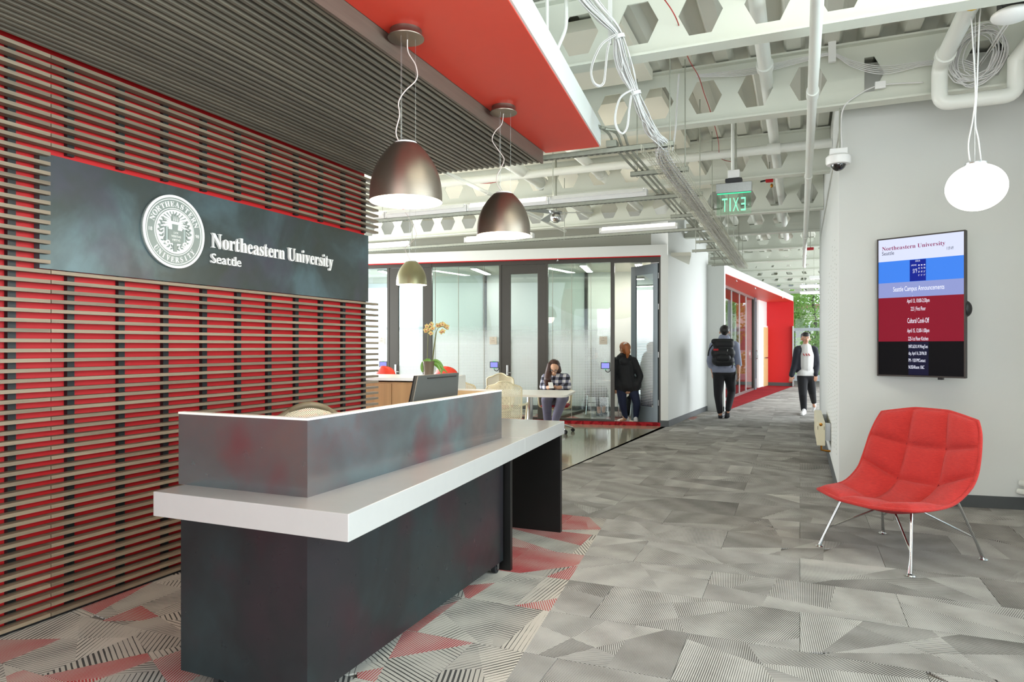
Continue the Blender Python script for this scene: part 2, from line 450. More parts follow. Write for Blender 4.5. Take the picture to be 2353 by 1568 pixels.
def glass(name, tint=(.93, .97, .96), refl=.9, rough=0.0, haze=0.0):
    k = N(name); t = k.t; t.nodes.remove(k.b)
    tr = k.n('BsdfTransparent'); tr.inputs[0].default_value = (*tint, 1); gl = k.n('BsdfGlossy'); gl.inputs['Roughness'].default_value = rough
    fr = k.n('Fresnel'); fr.inputs[0].default_value = 1.45; mx = k.n('MixShader'); k.l(k.math('MULTIPLY', fr.outputs[0], refl), mx.inputs[0])
    k.l(tr.outputs[0], mx.inputs[1]); k.l(gl.outputs[0], mx.inputs[2]); out = mx.outputs[0]
    if haze:
        df = k.n('BsdfDiffuse'); df.inputs[0].default_value = (.85, .9, .9, 1); m2 = k.n('MixShader'); m2.inputs[0].default_value = haze
        k.l(out, m2.inputs[1]); k.l(df.outputs[0], m2.inputs[2]); out = m2.outputs[0]
    k.l(out, k.o.inputs[0]); return k.m
M['glass'] = glass('clear_glass')
M['glass_part'] = glass('partition_glass', (.95, .98, .975), .2)
M['glass_tint'] = glass('faint_tinted_glass', (.93, .97, .965), .65)
M['exit_glass'] = glass('exit_sign_acrylic', (.86, .97, .9), .8)
def frosted():
    # glass carrying a white film band with a grid of clear dots, the dots growing toward the edges of the band
    k = N('dotted_frosted_glass'); t = k.t; t.nodes.remove(k.b)
    tc = k.n('TexCoord'); uv = k.n('UVMap'); sx = k.n('SeparateXYZ'); k.l(uv.outputs[0], sx.inputs[0])
    cell = 1 / .0285
    fx = k.math('SUBTRACT', k.math('FRACT', k.math('MULTIPLY', sx.outputs[0], cell)), .5)
    fy = k.math('SUBTRACT', k.math('FRACT', k.math('MULTIPLY', sx.outputs[1], cell)), .5)
    dist = k.math('MAXIMUM', k.math('ABSOLUTE', fx), k.math('ABSOLUTE', fy))
    z = sx.outputs[1]
    up = k.n('MapRange'); up.inputs[1].default_value = 1.0; up.inputs[2].default_value = 1.76; up.inputs[3].default_value = .17; up.inputs[4].default_value = .17; k.l(z, up.inputs[0])
    lo = k.n('MapRange'); lo.inputs[1].default_value = .25; lo.inputs[2].default_value = .75; lo.inputs[3].default_value = .52; lo.inputs[4].default_value = .17; k.l(z, lo.inputs[0])
    r = k.math('MAXIMUM', up.outputs[0], lo.outputs[0])
    film = k.math('GREATER_THAN', dist, r)
    a = k.n('MapRange'); a.inputs[1].default_value = 1.45; a.inputs[2].default_value = 1.80; a.inputs[3].default_value = .86; a.inputs[4].default_value = 0.0; k.l(z, a.inputs[0])
    fac = k.math('MULTIPLY', film, a.outputs[0])
    tr = k.n('BsdfTransparent'); tr.inputs[0].default_value = (.92, .965, .955, 1); gl = k.n('BsdfGlossy'); gl.inputs['Roughness'].default_value = 0.0
    fr = k.n('Fresnel'); fr.inputs[0].default_value = 1.5; mx = k.n('MixShader'); k.l(fr.outputs[0], mx.inputs[0]); k.l(tr.outputs[0], mx.inputs[1]); k.l(gl.outputs[0], mx.inputs[2])
    df = k.n('BsdfDiffuse'); df.inputs[0].default_value = (.93, .96, .97, 1); tl = k.n('BsdfTranslucent'); tl.inputs[0].default_value = (.85, .9, .92, 1)
    fm = k.n('MixShader'); fm.inputs[0].default_value = .5; k.l(df.outputs[0], fm.inputs[1]); k.l(tl.outputs[0], fm.inputs[2])
    m2 = k.n('MixShader'); k.l(fac, m2.inputs[0]); k.l(mx.outputs[0], m2.inputs[1]); k.l(fm.outputs[0], m2.inputs[2]); k.l(m2.outputs[0], k.o.inputs[0])
    return k.m
M['frost'] = frosted()
def perforated(name, col, cell, r, rough=.4):
    k = N(name); tc = k.n('TexCoord'); uv = k.n('UVMap'); sx = k.n('SeparateXYZ'); k.l(uv.outputs[0], sx.inputs[0])
    a = k.math('MULTIPLY', sx.outputs[0], 1 / cell); b = k.math('MULTIPLY', sx.outputs[1], 1 / cell)
    p = k.math('SUBTRACT', k.math('FRACT', k.math('ADD', a, b)), .5); q = k.math('SUBTRACT', k.math('FRACT', k.math('SUBTRACT', a, b)), .5)
    d = k.math('MAXIMUM', k.math('ABSOLUTE', p), k.math('ABSOLUTE', q))
    # solid rim: uv v-coordinate channel z unused, rim given by the third math below
    k.set('Base Color', lin(col)); k.set('Roughness', rough); k.set('Alpha', k.math('GREATER_THAN', d, r)); return k.m
M['perf_cream'] = perforated('perforated_cream_back', 'd9cfae', .022, .27)
M['perf_mesh'] = perforated('cream_mesh_weave', 'e8dfc4', .012, .26)
def emis(name, col, s):
    k = N(name); c = lin(col) if isinstance(col, str) else col
    tc = k.n('TexCoord'); nz = k.n('TexNoise'); nz.inputs['Scale'].default_value = 3; k.l(tc.outputs['Object'], nz.inputs['Vector'])
    cc = k.mix(nz.outputs['Fac'], tuple(x * .96 for x in c), c)
    k.set('Base Color', (0.004, 0.004, 0.004)); k.set('Specular IOR Level', .08); k.l(cc, k.b.inputs['Emission Color']); k.set('Emission Strength', s); k.set('Roughness', .5); return k.m
M['scr_white'] = emis('screen_pale_band', 'd6dcf2', .72)
M['scr_blue'] = emis('screen_sky_band', '3f7fe4', .75)
M['scr_navy'] = emis('screen_navy_box', '10228c', .75)
M['scr_lav'] = emis('screen_lavender_band', '8a94c8', .75)
M['scr_red'] = emis('screen_crimson_band', '7e1226', .8)
M['scr_black'] = emis('screen_black_band', '050408', .7)
M['scr_dark'] = emis('screen_dark_column', '12122e', .7)
M['scr_txt'] = emis('screen_white_text', 'e6e8f8', .85)
M['scr_crim'] = emis('screen_purple_text', '8c2a5c', .7)
M['scr_ink'] = emis('screen_dark_text', '25264a', .7)
M['tab'] = emis('tablet_screen', '8f92e0', .85)
M['green_glow'] = emis('green_led', '40e8a0', 1.0)
M['exit_green'] = emis('exit_letter_green', '86f5bd', .95)

def plaid():
    k = N('plaid_flannel'); tc = k.n('TexCoord'); sx = k.n('SeparateXYZ'); k.l(tc.outputs['Object'], sx.inputs[0])
    a = k.math('GREATER_THAN', k.math('FRACT', k.math('MULTIPLY', sx.outputs[0], 11.)), .5)
    b = k.math('GREATER_THAN', k.math('FRACT', k.math('MULTIPLY', sx.outputs[2], 11.)), .5)
    s = k.math('MULTIPLY', k.math('ADD', a, b), .5)
    r = k.n('ValToRGB'); r.color_ramp.interpolation = 'CONSTANT'
    r.color_ramp.elements[0].color = (*lin('e6e4e6'), 1); r.color_ramp.elements[1].position = .4; r.color_ramp.elements[1].color = (*lin('77788a'), 1)
    e = r.color_ramp.elements.new(.8); e.color = (*lin('20222e'), 1)
    k.l(s, r.inputs[0]); k.set('Base Color', r.outputs[0]); k.set('Roughness', .85); return k.m
M['plaid'] = plaid()
def woven():
    k = N('red_woven_upholstery'); tc = k.n('TexCoord')
    mp = k.n('Mapping'); mp.inputs['Scale'].default_value = (14, 14, 160); k.l(tc.outputs['Object'], mp.inputs[0])
    nz = k.n('TexNoise'); nz.inputs['Scale'].default_value = 2.5; nz.inputs['Detail'].default_value = 5; k.l(mp.outputs[0], nz.inputs['Vector'])
    mp2 = k.n('Mapping'); mp2.inputs['Scale'].default_value = (200, 200, 200); k.l(tc.outputs['Object'], mp2.inputs[0])
    vo = k.n('TexVoronoi'); vo.inputs['Scale'].default_value = 1.; k.l(mp2.outputs[0], vo.inputs['Vector'])
    k.set('Base Color', k.mix(nz.outputs['Fac'], lin('930f13'), lin('d0362c'))); k.set('Roughness', .85); k.set('Sheen Weight', .08)
    k.bump(vo.outputs['Distance'], .5, .004); return k.m
M['lounge'] = woven()
def foliage():
    k = N('green_leaves'); oi = k.n('TexCoord'); nz = k.n('TexNoise'); nz.inputs['Scale'].default_value = 2.2; nz.inputs['Detail'].default_value = 6; k.l(oi.outputs['Object'], nz.inputs['Vector'])
    c = k.mix(nz.outputs['Fac'], lin('3f6b25'), lin('b9d977')); k.set('Base Color', c); k.set('Roughness', .7)  # noise mixes dark and light leaf green
    tl = k.n('BsdfTranslucent'); k.l(c, tl.inputs[0]); mx = k.n('MixShader'); mx.inputs[0].default_value = .45
    k.l(k.b.outputs[0], mx.inputs[1]); k.l(tl.outputs[0], mx.inputs[2]); k.l(mx.outputs[0], k.o.inputs[0]); return k.m
M['foliage'] = foliage()
# ------------------------------------------------------------------ lettering cache
for t in ['Northeastern University']:
    for ch in set(t.replace(' ', '')): make_text(('sb', ch), serif(ch), .13)
for ch in set('Seattle'): make_text(('sans', ch), ch, .13)
for ch in set('NORTHEASTERNUNIVERSITY18'): make_text(('sf', ch), serif(ch), .10)
for w_ in ['18', '98', 'LVX', 'VERITAS', 'VIRTVS']: make_text(('w', w_), w_, .06)
for ch in 'EXIT': make_text(('ex', ch), ch, .02)
SCR = ['Northeastern University', 'Seattle', '11:09 AM', 'Seattle Campus Announcements', '.', 'April 13, 10:00-2:30pm', '225 | First Floor', 'Cultural Cook-Off',
       'April 15, 12:00-1:00pm', '225-1st Floor Kitchen', 'INFO.6210..W.WangTues', 'day, April 16, 20196:30', 'PM - 9:30 PMContact:', 'NUSEARoom: 106C',
       'SEATTLE, WA', 'partly cloudy', '51°F', 'WED', 'THU', 'FRI', '107', '108', 'Huddle 1', 'Huddle 2', '50°F', '49°F', '51°']
for t in SCR: make_text(('p', t), t, 0)
make_text(('ps', 'NU'), serif('Northeastern University'), 0)
def put_text(mb, key, m, width=None, height=None, align='L', sx=1.0):
    """add cached lettering; local x along, y up, z out, through matrix m; scaled to a width or a cap height"""
    vs, fs, x0, x1, y0, y1 = TX[key]
    if height: s = height / .70; kx = s * sx
    else: kx = width / max(x1 - x0, 1e-5); s = kx / sx
    w = (x1 - x0) * kx; ox = -x0 * kx - (0 if align == 'L' else w / 2 if align == 'C' else w)
    mb.add([m @ Vector((v[0] * kx + ox, v[1] * s, v[2] * s)) for v in vs], fs)
    return w
def frame_m(o, x, y, z): 
    m = Matrix.Identity(4)
    for i, a in enumerate((x, y, z)):
        a = Vector(a)
        for r in range(3): m[r][i] = a[r]
    for r in range(3): m[r][3] = o[r]
    return m

# ------------------------------------------------------------------ floor
fl = struct(MB().box(-10.5, 6.0, -3.5, 31.0, -.25, -.010).build('floor', M['subfloor']), 'open plan floor of carpet tiles and polished concrete', 'floor')
def clip(poly, p, n):
    out = []
    for i in range(len(poly)):
        a, b = poly[i], poly[(i + 1) % len(poly)]
        da = (a[0]-p[0])*n[0] + (a[1]-p[1])*n[1]; db = (b[0]-p[0])*n[0] + (b[1]-p[1])*n[1]
        if da >= 0: out.append(a)
        if (da > 0) != (db > 0) and abs(da - db) > 1e-12:
            t = da / (da - db); out.append((a[0] + (b[0]-a[0])*t, a[1] + (b[1]-a[1])*t))
    return out
def parea(p): return abs(sum(p[i][0]*p[(i+1) % len(p)][1] - p[(i+1) % len(p)][0]*p[i][1] for i in range(len(p)))) / 2
def carpet_tile(x0, y0, w, h, planes, mat, redness, rng, th, z=0.0, amain=None):
    g = .0012
    polys = [[(x0+g, y0+g), (x0+w-g, y0+g), (x0+w-g, y0+h-g), (x0+g, y0+h-g)]]
    for _ in range(rng.choice((3, 4, 4, 5))):
        p = (x0 + rng.uniform(.1, .9) * w, y0 + rng.uniform(.1, .9) * h); a = rng.choice((0, .5, 1.0, 1.25, 1.9, 2.3, 2.7)) + rng.uniform(-.2, .2)
        n = (math.cos(a), math.sin(a)); q = []
        for pl in polys:
            if rng.random() < .25: q.append(pl); continue
            for sg in (1, -1):
                c = clip(pl, p, (n[0]*sg, n[1]*sg))
                if len(c) > 2 and parea(c) > .004: q.append(c)
                elif len(c) > 2 and sg == 1: q.append(c)
        polys = q
    vs = []; fs = []; uvs = []; att = []
    for pl in polys:
        for (pp, nn) in planes:
            pl = clip(pl, pp, nn)
            if len(pl) < 3: break
        if len(pl) < 3 or parea(pl) < 1e-5: continue
        a = rng.choice((0, 0, .35, -.35, .6, -.6, 1.1, -1.1, 1.5)) + rng.uniform(-.12, .12)
        kind = 1.0 if rng.random() < redness else 0.0
        t = rng.uniform(*th) if not kind else rng.uniform(.42, .66); tone = rng.random(); base = len(vs)
        ca, sa = math.cos(a), math.sin(a); gd = rng.uniform(-.35, .35)
        for (x, y) in pl:
            vs.append((x, y, z)); uvs.append((x*ca + y*sa, -x*sa + y*ca))
            att.append((kind, max(.08, min(.92, t + gd * ((x - x0) / w - .5 + (y - y0) / h - .5))), tone, 1))
        fs.append(tuple(range(base, base + len(pl))))
    if not fs: return None
    me = bpy.data.meshes.new('carpet_tile')
    cx, cy = x0 + w/2, y0 + h/2
    # thin edge skirt gives the tile its thickness
    n0 = len(vs); allv = [(v[0]-cx, v[1]-cy, v[2]) for v in vs]; f2 = list(fs)
    for f in fs:
        b = len(allv); 
        for i in f: v = allv[i]; allv.append((v[0], v[1], z - .008)); uvs.append(uvs[i]); att.append(att[i])
        k = len(f)
        for i in range(k): f2.append((f[i], b + i, b + (i+1) % k, f[(i+1) % k]))
    me.from_pydata(allv, [], f2); me.update()
    me.uv_layers.new(name='UVMap'); me.color_attributes.new('patch', 'FLOAT_COLOR', 'CORNER')
    ul = me.uv_layers['UVMap']; ca_ = me.color_attributes['patch']
    for lp in me.loops:
        ul.data[lp.index].uv = uvs[lp.vertex_index]; ca_.data[lp.index].color = att[lp.vertex_index]
    me.materials.append(mat)
    o = bpy.data.objects.new('carpet_tile', me); COL.objects.link(o); o.location = (cx, cy, 0); o.parent = fl
    return o
rng = random.Random(3)
Lb = ((-1.13, 2.61), (1, .111))                       # skewed seam between the striped and the grey carpet (normal to the right)
Lc = ((-2.47, 7.44), (1, -.056))                      # seam to the polished concrete
P0 = (-1.496, 15.261); P1 = (-.21, 25.823)
pn = Vector((P1[1]-P0[1], -(P1[0]-P0[0]))).normalized(); Lp = (P0, (pn.x, pn.y))
for r in range(-2, 50):
    y = .4 + .5 * r + 0.0
    xs0 = -3.0 + (.5 if r % 2 else 0)
    for c in range(6):
        x = xs0 + c * 1.0 - (1 if r % 2 else 0)
        if y >= 14.0: xr = 4.0
        elif y >= 7.4: xr = .5
        else: xr = 2.2
        if x > xr: continue
        if y < 5.39: pl = [Lb]
        elif y < 15.0: pl = [Lc]
        else: pl = [((-1.85, 15.2), (1, -.075)) if y < 15.2 else Lp]
        carpet_tile(x, y, 1.0, .5, pl, M['carpet'], 0, rng, (.22, .5))
for r in range(-2, 10):
    y = .4 + .5 * r
    for c in range(5):
        x = -3.9 + c * .62 + (.31 if r % 2 else 0)
        carpet_tile(x, y, .62, .5, [(Lb[0], (-Lb[1][0], -Lb[1][1])), ((-3.6, 0), (1, 0))], M['carpet_red'], .27, rng, (.12, .24))
MB().poly([(-10.4, 5.4, -.008), (-2.585, 5.4, -.008), (-2.13, 12.1, -.008), (-10.4, 12.1, -.008)], (0, 0, .008)).build('concrete_slab', M['concrete'], fl)
# small carpet of the meeting rooms and the crimson strip in the far portal
for r in range(5):
    for c in range(7):
        carpet_tile(-6.4 + .62 * c + .1 * r, 11.75 + .5 * r + .1 * c, .62, .5, [((-3.896, 11.705), (-.1697, .9855))], M['carpet_red'], .25, rng, (.2, .4), z=.004)
for r in range(22):
    carpet_tile(-3.2, 15.3 + .5 * r, 3.2, .5, [(P0, (-pn.x, -pn.y))], M['carpet_crimson'], 0, rng, (.2, .4))

# ------------------------------------------------------------------ left feature wall
WX = -3.52
wl = struct(MB().box(-3.80, -3.60, -3.4, 5.13, 0, 3.17).build('wall_left', M['red']), 'red feature wall behind the wooden slats', 'wall')
MB().box(-3.60, -3.545, -3.4, 5.10, 0, .028).build('plinth', M['black'], wl)
stm = MB().box(-3.60, -3.5735, -.0195, .0195, 0.02, 2.90).build('stud', M['black'], wl)
stl = MB().box(-3.60, -3.5735, -.0195, .0195, 0.02, 1.797).build('stud', M['black'], wl)
stu = MB().box(-3.60, -3.5735, -.0195, .0195, 2.41, 2.90).build('stud', M['black'], wl)
for i in range(-5, 11):
    y = 2.14 + .2955 * i
    if y < 2.26: (stm if i == -5 else kid(stm, wl)).location = (0, y, 0)
    else:
        (stl if i == 1 else kid(stl, wl)).location = (0, y, 0); (stu if i == 1 else kid(stu, wl)).location = (0, y, 0)
ZR = [.029 + .05 * i for i in range(58)]
mL = MB().box(-.026, .026, -2.85, 2.85, -.0092, .0092).build('slat', M['slat'], wl)
mR = MB().box(-.026, .026, -1.4675, 1.4675, -.0092, .0092).build('slat', M['slat'], wl)
fl_, fr_ = True, True
for z in ZR:
    o = mL if fl_ else kid(mL, wl); fl_ = False; o.location = (WX - .026, 2.294 - 2.85, z)
    if 1.80 < z < 2.39: continue
    o = mR if fr_ else kid(mR, wl); fr_ = False; o.location = (WX - .026, 2.2985 + 1.4675, z)

# sign panel, seal and letters
SX = -3.556
sg = thing('lobby_sign', 'long dark steel sign panel with white university lettering and round seal', 'sign', (SX, 3.7, 2.09))
MB().box(-3.60, SX, 2.262, 5.128, 1.797, 2.387).build('panel', M['steel_sign'], sg)
def letters(txt, key, y0, zb, width, capscale, parent):
    adv = []; x = 0
    for ch in txt:
        if ch == ' ': x += .26; adv.append(None); continue
        vs, fs, a, b, c, d = TX[(key, ch)]; adv.append(x - a); x += (b - a) + .045
    k = width / x; ky = capscale / .70
    for ch, ax in zip(txt, adv):
        if ax is None: continue
        vs, fs, *_ = TX[(key, ch)]
        mb = MB(); mb.add([(SX + .012 + v[2] * .07, y0 + (v[0] + ax) * k, zb + v[1] * ky) for v in vs], fs)
        mb.build('letter', M['letter'], parent)
letters('Northeastern University', 'sb', 3.348, 2.046, 1.262, .098, sg)
letters('Seattle', 'sans', 3.343, 1.945, .262, .064, sg)
scy, scz, R0 = 3.062, 2.103, .2235
def spt(r, a, x): return (x, scy + r * math.sin(a), scz + r * math.cos(a))     # angle from the top, clockwise in view
def annulus(r0, r1, x0, x1, n=64):
    mb = MB(); vs = []; fs = []
    for k in range(n):
        a = 2 * math.pi * k / n
        vs += [spt(r0, a, x0), spt(r1, a, x0), spt(r1, a, x1), spt(r0, a, x1)]
    for k in range(n):
        i, j = 4*k, 4*((k+1) % n)
        for q in range(4): fs.append((i+q, i+(q+1) % 4, j+(q+1) % 4, j+q))
    return mb.add(vs, fs)
seal = annulus(0.001, R0, SX, SX + .014).build('seal', M['seal_grey'], sg)
for (r0, r1, x1) in ((.2085, .2235, .021), (.196, .2005, .018), (.1405, .1445, .018), (.127, .1345, .020)):
    annulus(r0, r1, SX + .012, SX + x1).build('seal_ring', M['letter'], seal)
annulus(.001, .127, SX + .012, SX + .0155).build('seal_field', M['letter'], seal)
def arc_text(s, key, rad, a0, a1, flip, hgt):
    for i, ch in enumerate(s):
        vs, fs, x0, x1, y0, y1 = TX[(key, ch)]; a = a0 + (a1 - a0) * i / (len(s) - 1); k = hgt / .70; mx = (x0 + x1) / 2
        out = []
        for v in vs:
            lx = (v[0] - mx) * k * .9; ly = v[1] * k
            if flip: # lettering read along the bottom
                r = rad - ly; ang = a - lx / rad
            else: r = rad + ly; ang = a + lx / rad
            out.append(spt(r, ang, SX + .014 + v[2] * .04))
        MB().add(out, fs).build('seal_letter', M['letter'], seal)
arc_text('NORTHEASTERN', 'sf', .154, math.radians(-68), math.radians(68), False, .033)
arc_text('UNIVERSITY', 'sf', .1875, math.radians(180 + 50), math.radians(180 - 50), True, .033)
msm = lambda y, z: frame_m((SX + .014, y, z), (0, 1, 0), (0, 0, 1), (1, 0, 0))
mb = MB(); put_text(mb, ('w', '18'), msm(scy - .170, scz - .014), height=.021, align='C'); mb.build('seal_number', M['letter'], seal)
mb = MB(); put_text(mb, ('w', '98'), msm(scy + .170, scz - .014), height=.021, align='C'); mb.build('seal_number', M['letter'], seal)
mb = MB()
for k in range(26):                                  # grey gaps between the white rays
    a = 2 * math.pi * (k + .5) / 26
    if abs(((a + math.pi) % (2*math.pi)) - math.pi) > 1.95: continue
    c0 = (scy, scz + .045); w = .045
    p = []
    for (rr, da) in ((.045, 0), (.20, -w), (.20, w)):
        y = c0[0] + rr * math.sin(a + da); z = c0[1] + rr * math.cos(a + da)
        dy, dz = y - scy, z - scz; L = math.hypot(dy, dz)
        if L > .124: y, z = scy + dy / L * .124, scz + dz / L * .124
        p.append((SX + .0156, y, z))
    mb.poly(p, (.002, 0, 0))
mb.build('seal_rays', M['seal_grey'], seal)
T = lambda pts, x0=.0156, d=.006: MB().poly([(SX + x0, scy + a, scz + b) for a, b in pts], (d, 0, 0))
T([(-.016, -.01), (.016, -.01), (.020, .045), (-.020, .045)]).build('seal_torch', M['seal_grey'], seal)
T([(-.030, .045), (.030, .045), (.032, .062), (-.032, .062)], d=.009).build('seal_torch', M['letter'], seal)
T([(-.026, .064), (.026, .064), (.030, .085), (.018, .105), (.012, .092), (.002, .114), (-.008, .095), (-.018, .108), (-.030, .084)], d=.007).build('seal_flame', M['seal_grey'], seal)
for dx in (-.014, 0, .014): T([(dx-.003, .066), (dx+.003, .066), (dx+.002, .098)], .022, .003).build('seal_flame', M['letter'], seal)
T([(-.012, -.122), (.012, -.122), (.012, -.068), (-.012, -.068)]).build('seal_torch', M['seal_grey'], seal)
T([(-.055, -.070), (.055, -.070), (.055, .010), (-.055, .010)], d=.011).build('seal_book', M['seal_grey'], seal)
for sg_ in (-1, 1):
    MB().cyl((SX + .022, scy + sg_ * .064, scz - .068), (SX + .022, scy + sg_ * .064, scz + .022), .0105, n=10).build('seal_scroll', M['seal_grey'], seal, smooth=40)
    MB().lathe([(.006, 0), (.015, 0), (.015, .012), (.006, .012), (.006, 0)], (SX + .02, scy + sg_ * .062, scz - .072), 16, (1, 0, 0)).build('seal_scroll', M['letter'], seal, smooth=40)
    mb = MB()
    for i in range(9):
        a = math.radians(172 - i * 14.5) * sg_; r = .100
        for o_ in (-1, 1):
            p = Vector((0, r * math.sin(a), r * math.cos(a))); t = Vector((0, -math.cos(a), math.sin(a))) * sg_ ; n_ = Vector((0, math.sin(a), math.cos(a))) * o_
            d = (t * .9 + n_ * .8).normalized(); q = d.cross(Vector((1, 0, 0)))
            c = [p, p + d * .012 + q * .0055, p + d * .025, p + d * .012 - q * .0055]
            mb.poly([(SX + .0156 + v.x, scy + v.y, scz + v.z) for v in c], (.006, 0, 0))
    mb.build('seal_laurel', M['seal_grey'], seal)
for w_, dz in (('LVX', -.014), ('VERITAS', -.036), ('VIRTVS', -.058)):
    mb = MB(); put_text(mb, ('w', w_), frame_m((SX + .0266, scy, scz + dz), (0, 1, 0), (0, 0, 1), (1, 0, 0)), height=.0135, align='C', sx=1.0); mb.build('seal_word', M['letter'], seal)

# ------------------------------------------------------------------ slatted ceiling, fascia and red bulkhead
RB0 = (-1.226, 2.896); RB1 = (-1.466, 5.306)
def rbx(y): return RB0[0] + (RB1[0] - RB0[0]) * (y - RB0[1]) / (RB1[1] - RB0[1])
bulk = struct(MB().poly([(-3.80, -3.4, 3.0), (rbx(-3.4), -3.4, 3.0), (rbx(5.306), 5.306, 3.0), (-3.80, 5.306, 3.0)], (0, 0, .175)).build('ceiling_bulkhead', M['white_paint']), 'white edged lowered ceiling over the reception desk', 'ceiling')
MB().poly([(-1.93, -3.4, 2.993), (rbx(-3.4) - .012, -3.4, 2.993), (rbx(5.29) - .012, 5.292, 2.993), (-1.93, 5.292, 2.993)], (0, 0, .007)).build('soffit', M['red_soffit'], bulk)
MB().box(-3.60, -1.94, -3.4, 5.20, 2.985, 2.9995).build('backing', M['black'], bulk)
MB().box(-1.951, -1.933, -3.4, 5.240, 2.893, 2.993).build('fascia', M['fascia'], bulk)
cs = MB().box(-.009, .009, -4.3, 4.3, 0, .060).build('ceiling_slat', M['cslat'], bulk)
for i in range(31):
    (cs if i == 0 else kid(cs, bulk)).location = (-3.475 + .05 * i, .925, 2.897)
for y in (0.4, 1.9, 3.3, 4.7): MB().box(-3.5, -1.95, y, y + .04, 2.957, 2.985).build('batten', M['black'], bulk)

# ------------------------------------------------------------------ right block with the screen wall, window wall on the right
TA = Vector((.328, 6.872, 0)); TD = Vector((.9855, .1465, 0)).normalized()
def tvw(x): return TA + TD * x
e1 = tvw(1.62)
wr = struct(MB().poly([(TA.x, TA.y, 0), (e1.x, e1.y, 0), (e1.x, 13.9, 0), (.335, 13.9, 0)], (0, 0, 3.95)).build('wall_right', M['white_paint']), 'white wall block carrying the announcement screen', 'wall')
n_ = Vector((TD.y, -TD.x, 0)) * .012
struct(MB().poly([TA + n_, e1 + n_, e1, TA], (0, 0, .105)).build('baseboard_screen', M['base']))
struct(MB().poly([(.318, TA.y - .01, 0), (.335, TA.y - .01, 0), (.335, 13.9, 0), (.318, 13.9, 0)], (0, 0, .105)).build('baseboard_right', M['base']))
mb = MB(); vs = []
ry = random.Random(5)
slot = MB().box(-.0012, .0015, -.03, .03, -.006, .006).build('perforation', M['greywall'], wr)
first = True
for c in range(6):
    yy = 7.35 + c * .42
    for k in range(52):
        z = .35 + k * .042
        if z > 2.55 - .10 * abs(c - 1.5): continue
        if k > 38 and (k + c) % 3 == 0: continue
        o = slot if first else kid(slot, wr); first = False
        o.location = (.3285 + .001 * (yy - 6.87), yy + .10 * math.sin(k * .35 + c), z)
w2 = struct(MB().box(1.93, 2.25, -3.4, 7.2, 0, .45).box(1.93, 2.25, 5.6, 7.2, .45, 3.95).box(1.93, 2.25, -3.4, 5.6, 3.25, 3.95).build('wall_window_side', M['white_paint']), 'white wall under the daylight windows', 'wall')
wn = struct(MB().box(2.05, 2.11, -3.4, 5.6, .45, .52).build('window_1', M['mullion']))
for y in (-3.4, -1.6, .2, 2.0, 3.8, 5.54): MB().box(2.05, 2.11, y, y + .06, .52, 3.25).build('window_frame', M['mullion'], wn)
MB().box(2.075, 2.081, -3.4, 5.6, .52, 3.25).build('pane', M['glass'], wn)

# ------------------------------------------------------------------ meeting room glass front (turned ten degrees)
GA = Vector((-3.896, 11.705, 0)); GD = Vector((.98549, .16971, 0)); GN = Vector((-.16971, .98549, 0))
GM = frame_m(GA, GD, GN, (0, 0, 1))
def g(mb): return mb.xf(GM)
wb = struct(g(MB().box(-5.6, 1.81, 0.0, .9, 2.987, 3.175).box(1.681, 1.81, -.02, .5, 0, 2.987).box(-5.6, 1.81, .55, .75, 3.175, 3.95)).build('wall_back', M['white_paint']), 'white bulkhead and pier around the glass meeting rooms', 'wall')
g(MB().box(-5.6, 1.68, -.004, .5, 2.975, 2.987)).build('soffit', M['red'], wb)
g(MB().box(1.675, 1.822, -.032, -.02, 0, .105)).build('baseboard', M['base'], wb)
g(MB().box(-5.6, 1.681, 0.02, .16, 0, .055)).build('threshold', M['carpet_crimson'], wb)
g(MB().box(-5.5, 1.65, .535, .551, 3.175, 3.60)).build('clerestory_panel', M['greywall'], wb)
FY0, FY1 = .09, .16
def frame_bits(parent, boxes, name='window_frame', mat=None):
    for b in boxes: g(MB().box(b[0], b[1], FY0, FY1, b[2], b[3])).build(name, mat or M['dframe'], parent)
def pane(parent, t0, t1, z0, z1, y=.125, film=True):
    g(MB().box(t0, t1, y, y + .010, z0, z1)).build('pane', M['glass_tint'], parent)
    if film:
        mb = MB().add([(t0, y - .002, z0), (t1, y - .002, z0), (t1, y - .002, z1), (t0, y - .002, z1)], [(0, 1, 2, 3)])
        mb.uv = [(t0, z0), (t1, z0), (t1, z1), (t0, z1)]; g(mb).build('frosted_film', M['frost'], parent)
def winfront(name, t0, t1, label, seams=()):
    w = struct(g(MB().box(t0, t1, FY0, FY1, 2.905, 2.975)).build(name, M['dframe']), label, 'window')
    frame_bits(w, [(t0, t1, .055, .09)])
    pane(w, t0, t1, .09, 2.905)
    for s_ in seams: g(MB().box(s_ - .003, s_ + .003, .118, .140, .09, 2.905)).build('glazing_joint', M['greywall'], w)
    return w
W_A = winfront('window_2', -5.2, -3.479, 'frosted glass front left of the leftmost meeting room door')
W_B = winfront('window_3', -2.571, -1.25, 'wide frosted glass front between two meeting room doors', (-2.511, -2.05, -1.55))
W_C = winfront('window_4', -.331, .805, 'frosted glass front behind the seated woman', (-.25, .10, .45))
